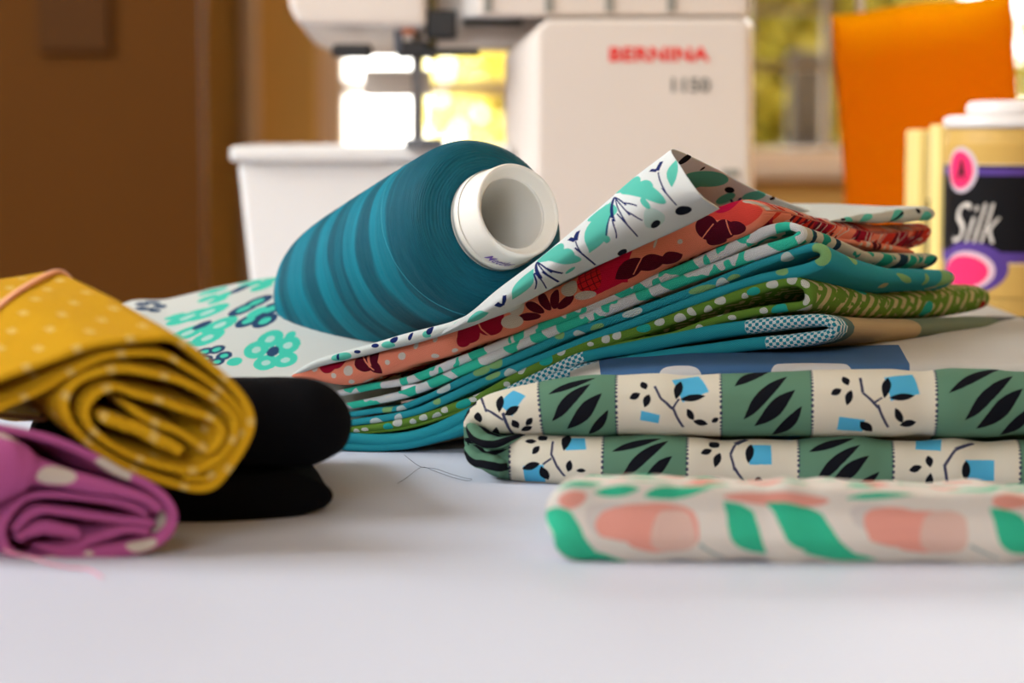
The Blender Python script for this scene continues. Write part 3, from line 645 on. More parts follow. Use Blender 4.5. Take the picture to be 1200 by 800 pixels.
# ================================================================== THREAD PACKS AT THE RIGHT
gold_m = plain('gold thread', srgb(205, 165, 85), .55, .4, 0, .12, 200)
whitep = plain('white cap plastic', srgb(235, 230, 228), .25, .5, 0, .01)
CYD = 1.30; cx = at(1192, 0, CYD).x; rb = 79/F*CYD
pack = thing('thread_cone', 'gold thread cone with a black and purple label and white cap at the right edge', 'thread', (cx, CYD, 0))
def lathe_v(name, prof, mat, parent, x=cx, y=CYD, key=None, seg=128):
    v, f, uv = lathe_data(prof, Matrix.Translation((x, y, 0)), seg)
    n = len(prof); UV = [(k/seg*2*PI*prof[i][0]*100, prof[i][1]*100) for i in range(n) for k in range(seg+1)]
    o = new_obj(name, v, f, mat, parent, UV)
    bm = bmesh.new(); bm.from_mesh(o.data); bm.normal_update()
    bm.to_mesh(o.data); bm.free()
    if key:
        V = np.array(v); nr = V-np.array([x, y, 0]); nr[:, 2] = 0; pp, dd = proj(V); fac = (nr*(V-np.array([0, 0, H]))).sum(1) < 0
        SURF[key] = (pp[fac], np.array(UV)[fac], V[fac], dd[fac])
    return o
def pz(py): return at(600, py, CYD-rb).z
lathe_v('gold_winding', [(0, .004), (rb*.96, .004), (rb, .008), (rb, pz(152)), (rb*.96, pz(149)), (0, pz(149))], gold_m, pack)
lathe_v('base_flange', [(0, 0), (rb*1.02, 0), (rb*1.03, .002), (rb*1.02, .0042), (0, .0042)], whitep, pack)
lathe_v('top_flange', [(0, pz(150)), (rb*1.02, pz(150)), (rb*1.04, pz(146)), (rb*1.03, pz(138)), (rb*.95, pz(135)), (0, pz(135))], whitep, pack)
lathe_v('cap', [(0, pz(136)), (56/F*CYD, pz(136)), (56/F*CYD, pz(124)), (52/F*CYD, pz(119)), (40/F*CYD, pz(117)), (0, pz(117))], whitep, pack)
lab = lathe_v('label', [(rb+.0001, pz(350))]+[(rb+.0004, pz(349.9-(349.9-168.1)*i/90)) for i in range(91)]+[(rb+.0001, pz(168))], TMP, pack, key='N', seg=256)
V2, Fc, tw, th = text_verts('Silk', -.006, .5)
cream_ink = plain('cream print', srgb(225, 215, 205), .5, .3); black_ink = plain('black print', srgb(12, 10, 12), .5, .3)
def cyl_text(V2, Fc, tw, th, px0, px1, py0, py1, mat, parent, rise=0):
    out = []
    for x, y in V2:
        px = px0+(px1-px0)*x/tw; a = -1.2
        for _ in range(200):
            if 600+F*(cx+(rb+.0008)*math.sin(a))/((CYD-(rb+.0008)*math.cos(a))) > px: break
            a += .01
        z = pz(py1)+(pz(py0)-pz(py1))*y/th
        out.append((cx+(rb+.0008)*math.sin(a), CYD-(rb+.0008)*math.cos(a), z))
    return new_obj('lettering', out, Fc, mat, parent, smooth=False)
cyl_text(V2, Fc, tw, th, 1112, 1172, 238, 286, cream_ink, lab)
V2, Fc, tw, th = text_verts('A', .03)
cyl_text(V2, Fc, tw, th, 1119.5, 1130, 186, 212, black_ink, lab)
# second pack: boxed thread behind, left of the first
lit_card_m = plain('cream card', srgb(255, 226, 140), .5, .3, 0, .02); greyl = plain('pale grey label', srgb(196, 190, 178), .5, .3, 0, .02); darkl = plain('dark violet label', srgb(40, 28, 60), .5, .3)  # light shining through the box edges is put into the card's yellow
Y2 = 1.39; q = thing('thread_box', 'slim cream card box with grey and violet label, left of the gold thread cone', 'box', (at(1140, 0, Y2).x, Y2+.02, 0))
box('carton', at(1079, 0, Y2).x, at(1175, 0, Y2).x, Y2, Y2+.045, 0, at(0, 152, Y2).z, lit_card_m, q, .0015)
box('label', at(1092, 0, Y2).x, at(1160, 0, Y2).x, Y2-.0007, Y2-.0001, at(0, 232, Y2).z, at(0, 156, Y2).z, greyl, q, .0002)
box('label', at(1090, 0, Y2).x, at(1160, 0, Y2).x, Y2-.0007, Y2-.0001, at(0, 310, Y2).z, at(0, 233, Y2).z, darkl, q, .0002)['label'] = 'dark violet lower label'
Y3 = 1.335; q3 = thing('thread_box', 'narrow cream strip added as a bright lit edge between the cone and the grey labelled box', 'box', (at(1110, 0, Y3).x, Y3, 0))  # added strip: an edge bright with light, built as a cream box
box('carton', at(1104, 0, Y3).x, at(1116, 0, Y3).x, Y3, Y3+.03, 0, at(0, 148, Y3).z, lit_card_m, q3, .001)
box('strip_top', at(1103.5, 0, Y3).x, at(1116.5, 0, Y3).x, Y3-.0008, Y3+.031, at(0, 156, Y3).z, at(0, 146, Y3).z, lit_card_m, q3, .0005)

# ================================================================== RUBBER BAND AND LOOSE THREADS
pink_m = plain('pale pink rubber', srgb(235, 170, 135), .5, .4)

# ================================================================== PRINTS
AQ = srgb(62, 216, 188); NV = srgb(22, 40, 105); INK = srgb(14, 14, 30)
def cloth(name, key, jitter=.02, jscale=6, pitch=.06, twill=False, tint=.14, depth=.0003, rough=.88):
    m = MB(name, rough, .12, .0); m.coords('UV', jitter, jscale); m.weave(pitch, depth, twill, tint); m.key = key; return m
def ells(m, L, key=None, kind='ell'): return m.union([m.on(kind, *e, key=key) for e in L])
# --- white cloth with aqua leaves and navy sprigs
m = cloth('white cloth with aqua leaves and navy sprigs', 'W', .012, 8, .11, True, .22)
col = srgb(238, 243, 244)
AW = srgb(98, 208, 190)
halo = ells(m, [(767, 257, 12, 10)]); col = m.mix(m.math('MULTIPLY', halo, .35), col, AW)
aq = m.union([ells(m, [(748, 222, 24, 8, -6), (736, 217, 11, 7, 0), (756, 217, 9, 6, 0), (756, 238, 4.5, 5, 0), (711, 280, 4, 4.5, 0), (657, 301, 25, 7, -8), (645, 297, 11, 7, 0), (664, 297, 9, 6, 0), (668, 316, 3, 3, 0), (826, 209, 24, 7, -12), (818, 213, 10, 7, 0), (883, 229, 9, 6, -20), (850, 232, 9, 6, 0)]),
              ells(m, [(700, 264, 33, 10, 66), (705, 250, 12, 9, 60), (613, 333, 23, 8, 60), (788, 202, 15, 6, 72), (560, 371, 14, 6, 25)], kind='leaf')])
col = m.mix(aq, col, AW)
def fan(ax, ay, tips, w=1.1):
    o = []
    for tx, ty in tips:
        mxx, myy = (ax+tx)/2, (ay+ty)/2; dx, dy = tx-ax, ty-ay; k = .10 if dx > 0 else -.02
        o.append(m.poly([(ax, ay), (mxx-dy*k*.9, myy+dx*k*.9), (tx, ty)], w*.75))
    return m.union(o)
nv = m.union([m.poly([(775.5, 190), (770, 200.6), (777, 222), (792, 239.6)], .8), m.line(770, 200.6, 762, 200, 1.5), m.line(775.5, 190, 770, 200.6, 1.5),
              fan(719, 230, [(709.6, 275), (725, 282), (749.5, 279), (753, 258), (746, 240.6)]), m.poly([(678, 271), (674, 282), (680, 295), (698, 310)], .8), m.line(674, 282, 667, 280, 1.6), m.line(678, 271, 674, 282, 1.6),
              fan(628, 306, [(628, 339), (641, 338), (655, 330), (660, 320)]), m.line(592, 347, 589, 358, 1.6), m.line(589, 358, 582, 356, 1.6), m.line(856, 233, 859, 238, 1), m.line(868, 231, 864, 237, 1)])
col = m.mix(nv, col, NV)
bk = ells(m, [(801, 246, 9, 5, 25), (768, 262, 5, 4.5, 0), (729, 295, 5.5, 3.5, 10), (802.5, 186, 5, 5, 0), (854.5, 222, 5, 4, 20), (823, 197, 1.8, 1.8, 0), (719, 230, 2.2, 3, 0), (628, 306, 2.2, 3, 0), (905, 232, 3, 2, 0)])
col = m.mix(bk, col, INK); assign(cone, m.done(col))
m = cloth('white cloth with aqua leaves, rear fold', 'W2', .012, 8, .11, True, .22)
col = m.mix(ells(m, [(1016, 255, 8, 4, 30), (1052, 252, 9, 5, 40), (1085, 255, 6, 4, 0), (995, 258, 5, 3, 0)]), srgb(215, 218, 210), AW)
col = m.mix(m.union([m.line(1040, 262, 1062, 249, .8), ells(m, [(1076, 247, 2.5, 2.5), (988, 257, 3, 1.5)])]), col, INK); assign(wedge, m.done(col))
m = cloth('white cloth with aqua leaves, front fold', 'W3', .012, 8, .11, True, .22)
col = m.mix(ells(m, [(540, 379, 9, 4, 15), (500, 392, 5, 4, 0), (455, 404, 8, 4, 0), (400, 418, 12, 5, 10)]), srgb(232, 240, 238), AW)
col = m.mix(ells(m, [(504, 387, 3, 5, -20), (481, 394, 2, 5, -20), (543.6, 375, 1.5, 4), (462, 398, 5, 3, 20), (440, 405, 4, 2), (419, 412, 4, 2), (396, 418, 1.5, 4)]), col, NV); assign(lowW, m.done(col))
# --- coral flower print
m = cloth('coral cloth with burgundy flowers', 'R', .015, 7, .11, False, .4)
CR = srgb(255, 152, 124); RED = srgb(172, 16, 52); BUR = srgb(96, 14, 40); CM = srgb(226, 216, 208); HOT = srgb(232, 22, 72)
x, y = m.uvxy()
col = CR
band = m.math('GREATER_THAN', m.math('ABSOLUTE', y), 1.35)
col = m.mix(m.math('MULTIPLY', band, m.math('GREATER_THAN', m.noise(.9, 1, stretch=(1, .8, 1)), .47)), col, srgb(225, 60, 45))
col = m.mix(m.math('MULTIPLY', band, m.math('GREATER_THAN', m.noise(1.0, 1, stretch=(1.3, .7, 1, .5)), .56)), col, RED)
col = m.mix(m.math('MULTIPLY', band, m.math('COMPARE', m.noise(1.3, 1, stretch=(1, .8, 1, 1)), .56, .022)), col, CM)
zz = m.math('MULTIPLY', m.math('GREATER_THAN', m.math('SINE', m.math('MULTIPLY_ADD', x, 9, m.math('MULTIPLY', y, 11))), .2), m.math('GREATER_THAN', m.noise(.8, 0, stretch=(1, .7, 1, 2)), .55))
col = m.mix(m.math('MULTIPLY', band, zz), col, BUR)
col = m.mix(ells(m, [(868, 254, 22, 13, 25), (855, 244, 26, 8, 20)]), col, srgb(246, 84, 74))
col = m.mix(ells(m, [(703, 320, 28, 19, 25), (716, 311, 18, 16, 0)], kind='box'), col, HOT)
col = m.mix(ells(m, [(852, 240, 17, 4.5, 24)]), col, srgb(225, 20, 80))
col = m.mix(ells(m, [(690, 327, 14, 15)]), col, srgb(240, 40, 52))
gridl = m.math('LESS_THAN', m.math('MINIMUM', m.math('ABSOLUTE', m.math('SINE', m.math('MULTIPLY', x, 12))), m.math('ABSOLUTE', m.math('SINE', m.math('MULTIPLY', y, 12)))), .20)
col = m.mix(m.math('MULTIPLY', gridl, ells(m, [(690, 327, 14, 15)])), col, srgb(110, 10, 30))
col = m.mix(ells(m, [(549, 390, 13, 14), (573, 379, 16, 15), (543, 399, 8, 9), (385, 428, 9, 5), (397, 424, 8, 4), (581, 371, 9, 9)]), col, RED)
col = m.mix(m.poly([(558, 372), (561, 380), (565, 387), (577, 395)], .9), col, CR)
col = m.mix(m.union([ells(m, [(430, 421, 13, 10, 0), (829, 267, 13, 17, 30), (849, 270, 12, 12), (862, 268, 12, 8), (840, 282, 12, 6)]), ells(m, [(439, 430, 13, 6, -50), (738, 315, 21, 11, 35), (763, 308, 18, 10, 22), (787, 303, 14, 7, 22)], kind='leaf')]), col, BUR)
col = m.mix(ells(m, [(621, 371, 13, 4.6, 4), (626, 360, 12, 5.5, -30), (637, 352, 12, 5.5, -62), (650, 350, 12, 5.2, 84), (663, 354, 12, 5, 42)]), col, BUR)
col = m.mix(m.union([m.poly([(424, 414), (428, 424), (438, 434)], .8), m.poly([(434, 412), (430, 424)], .8), m.line(753, 300, 742, 322, .8), m.line(822, 280, 836, 262, .8), m.line(850, 258, 857, 276, .8)]), col, CR)
col = m.mix(ells(m, [(600, 377, 13, 8.5, 6), (605, 358, 11, 6.5, 25), (667, 337, 9, 9), (686, 346, 13, 5, 10), (408, 434, 5.5, 6), (391, 440, 3, 3), (369, 432, 3.5, 3), (454, 424.5, 3, 3), (471, 417, 4.5, 4.5), (487.6, 405, 2.5, 3.2), (412, 447, 3.5, 2), (432, 445, 3.5, 2),
                     (510, 397.6, 2.6, 3), (510, 417, 4.8, 2.2), (533, 410, 3.5, 2), (797, 283, 3.2, 3), (768, 285, 1.6, 5), (891, 240, 5, 4), (977, 262, 4, 4)]), col, CM)
mR = m.done(col); assign([fab_R, flap], mR)
# --- white cloth with aqua patches
m = cloth('white cloth with aqua blooms', 'A', .03, 5, .12, False, .55)
x, y = m.uvxy(); band = m.math('GREATER_THAN', m.math('ABSOLUTE', y), .50)
n1 = m.noise(.85, 2, stretch=(1, .6, 1)); col = m.mix(m.math('GREATER_THAN', n1, .50), srgb(232, 238, 244), AQ)
n2 = m.noise(2.0, 1, stretch=(1, .6, 1, .4)); side_shade = m.mix(m.math('GREATER_THAN', n2, .60), srgb(205, 200, 182), srgb(40, 160, 140))  # shade of the right side is put into darker, warmer cloth colours
col = m.mix(band, col, side_shade)
col = m.mix(ells(m, [(968, 279, 4, 8, -35), (996, 292, 5, 7, -40), (1010, 299, 5, 5, -30), (1037, 307, 7, 4, -10), (1064, 311, 5, 6, -30), (1087, 305, 6, 4), (1104, 308, 4, 5), (938, 274, 4, 8, -30)]), col, srgb(35, 165, 145))
col = m.mix(ells(m, [(955, 274, 3, 8, -35), (982, 285, 3.5, 7, -35), (1022, 304, 4, 4), (1055, 309, 4.5, 7, -20), (1080, 314, 5, 4, -30), (1092, 310, 4, 6, -30)]), col, srgb(24, 62, 84)); assign(fab_A, m.done(col))
# --- teal cloth with light green and white prints
m = cloth('teal cloth with pale green prints', 'B', .03, 6, .12, False, .55)
TE = srgb(46, 164, 182); col = TE
LG = srgb(140, 192, 128); WB = srgb(205, 222, 222)
col = m.mix(ells(m, [(823, 339, 17, 4, 15), (564, 434, 10, 5, 20), (581, 426, 8, 5, 20), (578, 440, 10, 3, 20), (512, 470, 4, 4), (656, 393, 5, 4), (455.6, 478, 4, 3), (916.5, 318, 7, 4), (969, 300, 5, 9), (997, 301, 6, 2.5, -20), (1060, 326, 10, 4, -30), (1107, 326, 8, 5, 30), (1048, 322, 6, 2, -20), (1085, 328, 5, 3, 40), (700, 383, 8, 3, 20), (860, 325, 8, 3, 20)]), col, LG)
col = m.mix(ells(m, [(741, 366, 12, 5, 18), (847, 333, 8, 4, 15), (520, 455, 9, 4, 25), (562, 450, 9, 5, 25), (470.5, 479, 6, 3), (441.6, 494.6, 8, 3.5), (467, 490, 5, 3), (923, 303, 8, 4.5, 10), (679, 391, 7, 2.5), (600, 438, 7, 3, 20)]), col, WB)
col = m.mix(ells(m, [(1012, 315, 6, 10, -40), (1032, 321, 5, 9, -30), (1035, 334, 7, 3, 20), (1091, 337, 5, 3, 30), (1117, 328, 4, 6), (968, 302, 3, 8, 10), (1062, 322, 6, 2.5, -40)], kind='leaf'), col, srgb(190, 188, 150)); assign(fab_B, m.done(col))
# --- green cloth with white spots and cream dashes
m = cloth('green cloth with white spots and cream dashes', 'C', .02, 7, .12, False, .55)
GR = srgb(106, 148, 56); x, y = m.uvxy(); band = m.math('GREATER_THAN', m.math('ABSOLUTE', y), .55)
# chevron of dashes down the folded side
vv = m.math('ABSOLUTE', y); tri = m.math('PINGPONG', m.math('MULTIPLY_ADD', x, 1, .15), .55)
st = m.math('SINE', m.math('MULTIPLY', m.math('MULTIPLY_ADD', tri, 1.4, vv), 2*PI/.85)); brk = m.math('GREATER_THAN', m.noise(1.9, 2, stretch=(1.6, .8, 1)), .46)
col = m.mix(m.math('MULTIPLY', m.math('MULTIPLY', band, m.math('GREATER_THAN', st, .05)), brk), GR, srgb(205, 192, 148))
col = m.mix(ells(m, [(773, 377, 6, 4.5), (797, 373, 7, 5, 10), (810, 365, 4, 7, 40), (844, 352, 6.5, 5), (830, 363, 5, 4), (820, 384, 5, 3), (723, 393, 5, 4.5), (710, 397, 5, 5), (692, 403, 4, 2.5), (658, 412, 4.5, 4), (612, 433, 4, 4), (594, 450, 4, 3), (559, 460, 3.5, 3.5), (554, 468, 5, 3), (521, 480, 4, 4), (512, 487, 4, 2.5), (496, 489, 5, 4, 20), (484, 494, 4, 3), (466, 495, 5, 3), (427.6, 503, 4, 2), (418, 505, 4, 2),
                     (905, 333, 7, 5), (928, 328, 6, 5), (943.5, 332, 5, 5), (944, 350, 3, 6), (895, 364, 5, 4), (942, 362, 6, 3), (858, 372, 5, 3), (873, 347, 4, 3), (845, 367, 4, 3)]), col, srgb(214, 220, 214))
col = m.mix(ells(m, [(754, 384, 8, 5), (640, 422, 8, 5, 20), (543, 473, 9, 6, 20), (454.7, 500, 6, 4), (883, 341.5, 8, 5, 15), (914, 364, 10, 5), (1005, 338, 8, 3), (1085, 362, 8, 3, 20)]), col, srgb(40, 178, 170))
col = m.mix(ells(m, [(1150, 358, 3, 6, -20)]), col, srgb(170, 20, 40)); assign(fab_C, m.done(col))
# --- teal cloth with woven checks
m = cloth('teal cloth with woven checks', 'D', .0, 7, .12, False, .55, .0003)
x, y = m.uvxy()
def uat(px, py): return float(fit(m.key, px, py)[0][0])
def vat(px, py): return float(abs(fit(m.key, px, py)[0][1]))
def rng_(s, a, b): a, b = min(a, b), max(a, b); return m.math('COMPARE', s, (a+b)/2, (b-a)/2)
chk = m.math('GREATER_THAN', m.math('MULTIPLY', m.math('SINE', m.math('MULTIPLY', x, 2*PI/.28)), m.math('SINE', m.math('MULTIPLY', y, 2*PI/.28))), -.02)
ckc = m.mix(chk, srgb(40, 150, 178), srgb(226, 242, 246))
reg = m.union([rng_(x, uat(594, 455), uat(683, 414)), rng_(x, uat(873, 384), uat(897, 403)), rng_(x, uat(703, 429), uat(703, 429)+4.0)])
col = m.mix(reg, srgb(44, 162, 180), ckc)
vv = m.math('ABSOLUTE', y)
BE = srgb(198, 176, 140)
b0, b1, b2, b3, b4 = 1.0, vat(1000, 383), vat(1076, 383), vat(1120, 383), vat(1172, 383)
if not (b0 < b1 < b2 < b3 < b4): print('D bands', b0, b1, b2, b3, b4)
gg = m.mix(m.math('GREATER_THAN', m.math('SINE', m.math('MULTIPLY', vv, 2*PI/.16)), 0), srgb(92, 122, 108), srgb(150, 158, 135))
col = m.mix(m.math('GREATER_THAN', vv, .95), col, srgb(96, 124, 122)); col = m.mix(m.math('GREATER_THAN', vv, b1), col, BE); col = m.mix(m.math('GREATER_THAN', vv, b2), col, gg)
col = m.mix(m.math('GREATER_THAN', vv, b3), col, BE); col = m.mix(m.math('GREATER_THAN', vv, b4), col, srgb(105, 108, 108)); assign(fab_D, m.done(col))
# --- blue and white
m = cloth('white cloth with blue panel and white dots', 'E', .01, 4, .07, True, .06)
x, y = m.uvxy(); BL = srgb(76, 116, 164)
pa, pb = fit('E', 1066, 430)[0], fit('E', 1056, 409)[0]; sl_ = float((pb[0]-pa[0])/(pb[1]-pa[1]))
edge = m.math('LESS_THAN', m.math('MULTIPLY_ADD', y, -sl_, x), float(pa[0]-sl_*pa[1]))
reg = m.math('MULTIPLY', m.math('MULTIPLY', edge, m.math('GREATER_THAN', x, uat(704, 440))), m.math('GREATER_THAN', y, float(fit('E', 1035, 404)[0][1])))
col = m.mix(reg, srgb(228, 224, 216), BL)
col = m.mix(ells(m, [(951, 440, 48, 28), (797, 441, 25, 15)]), col, srgb(226, 226, 228)); mE = m.done(col); assign([fab_E, lowE], mE)
lowE.data.materials[0] = plain('white folded cloth', srgb(226, 222, 214), .9, .1)
# --- sage and cream bands with vines
uat = lambda px, py: float(fit('F', px, py)[0][0])
SG = srgb(108, 152, 126); CF = srgb(242, 234, 214); BLK = srgb(16, 18, 28); SKY = srgb(92, 196, 240); VN = srgb(70, 72, 98)
up_b = [(632, 475), (722, 472), (845, 474), (952, 474), (1098, 474)]; lo_b = [(597, 536), (706, 540), (805, 544), (936, 545), (1047, 547), (1196, 548)]
U = [uat(*p) for p in up_b]; Lw = [uat(*p) for p in lo_b]
def banded(lo, hi):
    m = cloth('sage and cream banded cloth with vines', 'F', .012, 5, .07, True, .08); m.seg = (lo, hi); x, y = m.uvxy(); rng_ = lambda s_, a_, b_: m.math('COMPARE', s_, (a_+b_)/2, abs(b_-a_)/2)
    sage = m.union([rng_(x, uat(1225, 474), U[4]), rng_(x, U[2], U[3]), rng_(x, U[0], U[1]), rng_(x, uat(545, 500), Lw[0]), rng_(x, Lw[1], Lw[2]), rng_(x, Lw[3], Lw[4]), m.math('GREATER_THAN', x, Lw[5])])
    col = m.mix(sage, CF, SG)
    dots = m.math('MULTIPLY', m.union([m.math('COMPARE', x, u, .055) for u in U+Lw]), m.math('GREATER_THAN', m.math('SINE', m.math('MULTIPLY', y, 2*PI/.17)), -.1)); col = m.mix(dots, col, VN)
    col = m.mix(m.union([m.poly([(563, 463), (568, 478), (590, 492), (604, 513)], 1.4), m.poly([(767, 452), (774, 466), (788, 479), (801, 502)], 1.5), m.line(788, 479, 796, 467, 1.2), m.poly([(1008, 442), (1011, 459), (1029, 477), (1041, 502)], 1.6), m.line(1024, 472, 1034, 466, 1.2),
        m.poly([(660, 510), (648, 516), (646, 532), (653, 547), (662, 558)], 1.4), m.line(636, 544, 646, 537, 1.2), m.poly([(875, 515), (862, 520), (856, 532), (861, 550), (874, 566)], 1.5), m.poly([(1141, 519), (1120, 526), (1107, 545), (1110, 565), (1120, 577)], 1.8)]), col, VN)
    col = m.mix(m.union([ells(m, [(600, 469, 13, 9, 50), (761.6, 489, 11, 5, -10), (997, 498, 15, 7, -5), (674, 519, 12, 7, 0), (1088, 520, 15, 5, 0), (920, 512, 14, 4), (626, 557, 12, 9, 0), (891, 531, 13, 11, 0), (1148, 551, 17, 14, 0), (809, 452, 16, 12, 15), (1057, 451, 17, 13, 10)], kind='box')]), col, SKY)
    leafs = [(586, 472, 10, 4.5, 82), (600, 481, 10, 4.5, 30), (545, 486, 6, 3.5, 30), (560.6, 489, 6.5, 4.5, -75), (604, 497, 6, 4, -50), (620, 494, 6, 3.5, 50), (617, 502, 7, 3, 22), (552, 475, 6, 2.6, 10), (580, 506, 5, 3.5, 60),
        (795, 456, 11, 5, 75), (812, 466, 15, 4, 8), (744, 464, 7, 4, 25), (754.6, 451.5, 5, 4, -60), (758, 469, 8, 4.5, 70), (809, 486, 8, 4, -60), (821, 495, 9, 3.6, -12), (838, 492, 5, 3, 30), (1038.7, 453, 12, 5.5, 80), (1057, 465, 15, 4, 5), (980, 459, 7, 4, 25), (991, 446, 6, 4, -60), (995, 465, 9, 4.5, 72),
        (1015, 500, 9, 5, -40), (1053.5, 487.5, 9, 4.5, -62), (1064, 496, 10, 4, 12), (622, 546, 11, 4.5, 18), (638, 555, 9, 5, -60), (663.6, 516, 9, 5, 70), (628, 527, 6.5, 3.6, 48), (636, 513, 5, 3.5, -30), (667, 546, 7, 4, 78), (681, 551, 6, 2.5, 0), (622, 517, 7, 2.5, 0),
        (878.5, 530, 11, 5, 82), (889, 564, 6, 5, 0), (828, 529, 7, 3.6, 20), (840.6, 538, 9, 4.5, 70), (837, 521, 6, 3.6, -30), (835, 562, 15, 4, 5), (1132, 551, 13, 5, 88), (1072.7, 549, 8, 4, 15), (1089, 540, 7, 4.5, -80), (1089, 563, 8, 4.5, 75), (1156, 572, 12, 4, 5)]
    col = m.mix(ells(m, leafs, kind='leaf'), col, BLK)
    bl = [(670, 451, 30, 4, 18), (668, 468, 32, 8, 44), (684, 484, 32, 10, 50), (701, 498, 18, 6, 50), (883, 440, 24, 4.5, 24), (897, 461, 36, 8.5, 44), (908, 479, 36, 10.5, 48), (922, 498, 24, 7, 42), (1144, 441, 34, 5, 24), (1160, 461, 40, 9, 44), (1172, 481, 40, 11, 46), (1190, 498, 24, 7, 40),
          (746, 520, 30, 4.5, 14), (755, 534, 36, 8, 38), (770, 550, 24, 7.5, 42), (975, 520, 28, 5, 16), (981, 540, 36, 8, 40), (994, 553, 34, 9.5, 42), (1010, 568, 24, 5.5, 30), (562, 515, 22, 3.4, 10), (572, 532, 26, 4, 8), (582, 545, 18, 4, -20)]
    col = m.mix(ells(m, [(a_, b_, c_, d_*.82, e_) for a_, b_, c_, d_, e_ in bl], kind='leaf'), col, BLK); return m.done(col)
umax = float(np.max(SURF['F'][1][:, 0])); cuts = [0]+sorted([.5*(U[3]+U[2]), .5*(U[1]+U[0]), uat(545, 500), .5*(Lw[1]+Lw[2]), .5*(Lw[3]+Lw[4])])+[umax+1]
me = fab_F.data; me.materials.clear()
for a_, b_ in zip(cuts[:-1], cuts[1:]): me.materials.append(banded(a_, b_))
uvl = np.empty(len(me.loops)*2, np.float32); me.uv_layers[0].data.foreach_get('uv', uvl); uvl = uvl.reshape(-1, 2)
for p_ in me.polygons: p_.material_index = int(np.clip(np.searchsorted(cuts, uvl[p_.loop_start:p_.loop_start+p_.loop_total, 0].mean())-1, 0, len(cuts)-2))
m = cloth('sage cloth with black brush leaves', 'F2', .02, 5, .07, True, .08); x, y = m.uvxy()
col = m.mix(m.math('GREATER_THAN', m.math('SINE', m.math('MULTIPLY_ADD', y, 7, m.math('MULTIPLY', x, 1.0))), .35), SG, BLK); assign([tuck, tuck2], m.done(col))
# --- peach flowers
m = cloth('cream cloth with peach flowers and green leaves', 'G', .03, 3, .07, False, .07)
GL = srgb(60, 204, 160); PE = srgb(248, 172, 156); PP = srgb(240, 202, 188)
col = srgb(242, 234, 224)
gx, gy = m.uvxy(); far_ = m.math('GREATER_THAN', m.math('ABSOLUTE', gy), 2.1)
col = m.mix(m.math('MULTIPLY', far_, m.math('GREATER_THAN', m.noise(.55, 1), .58)), col, PE); col = m.mix(m.math('MULTIPLY', far_, m.math('LESS_THAN', m.noise(.7, 1, stretch=(1, 1.8, 1, .6)), .40)), col, GL)
col = m.mix(ells(m, [(712, 600, 26, 13), (1020, 600, 24, 12)]), col, srgb(226, 218, 212))
col = m.mix(m.union([ells(m, [(758, 612, 56, 19), (775, 628, 44, 23), (730, 606, 32, 13), (910, 583, 62, 8), (1074, 614, 58, 20), (1090, 630, 44, 24), (1045, 606, 33, 13), (1192, 585, 26, 6), (671, 583, 16, 9, 20)])]), col, PE)
col = m.mix(ells(m, [(789, 632, 27, 19), (1106, 632, 28, 20)]), col, PP)
col = m.mix(ells(m, [(666, 630, 40, 13, -38), (723, 574, 28, 6, 8), (796, 575, 42, 5.5, 4), (680, 566, 28, 6, 6), (873, 628, 38, 15, -48), (952, 632, 62, 17, -26), (1188, 626, 42, 16, -46), (1032, 580, 42, 3.5, 2), (690, 652, 60, 5, -4), (985, 652, 45, 5, -5)], kind='leaf'), col, GL)
col = m.mix(m.union([m.line(820, 640, 850, 655, 1.2), m.line(1137, 640, 1170, 655, 1.2)]), col, srgb(165, 185, 182)); assign(fab_G, m.done(col))
# --- black
m = cloth('black cotton', 'J', 0, 5, .07, True, .1); assign(fab_J, m.done(srgb(6, 6, 12)))
# --- turquoise flowers
m = cloth('white cloth with turquoise and navy flowers', 'K', .04, 4, .09, False, .05)
def flower(cx_, cy_, R, sq=.75, rot=0, kind='ell', k=.42):
    return [(cx_+R*.58*math.cos(rot+a*2*PI/5), cy_-R*.58*sq*math.sin(rot+a*2*PI/5), R*k, R*k*sq) for a in range(5)]
TQ = srgb(70, 208, 184); NK = srgb(40, 72, 110)
col = srgb(214, 218, 214)
col = m.mix(ells(m, flower(237, 382, 36)+flower(320, 413, 34, rot=.5)+flower(303, 330, 22, .6)+flower(252, 347, 18, .6)+[(205, 372, 8, 5), (222, 405, 8, 5), (340, 395, 6, 6), (275, 425, 9, 6), (180, 385, 6, 4), (215, 425, 12, 7)]), col, TQ)
col = m.mix(ells(m, [(a, b, c*.36, d*.36) for a, b, c, d in flower(237, 382, 36)+flower(320, 413, 34, rot=.5)]), col, srgb(180, 222, 214))
col = m.mix(ells(m, flower(301, 367, 28, rot=.3)+flower(176, 360, 20, .4)+flower(250, 418, 22, .6)+[(281, 340, 6, 5), (237, 382, 7, 6), (320, 413, 7, 6), (335, 350, 5, 5)]), col, NK)
col = m.mix(ells(m, [(a, b, c*.5, d*.5) for a, b, c, d in flower(301, 367, 28, rot=.3)+flower(250, 418, 22, .6)]+[(301, 367, 8, 7)]), col, TQ); assign(fab_K, m.done(col))
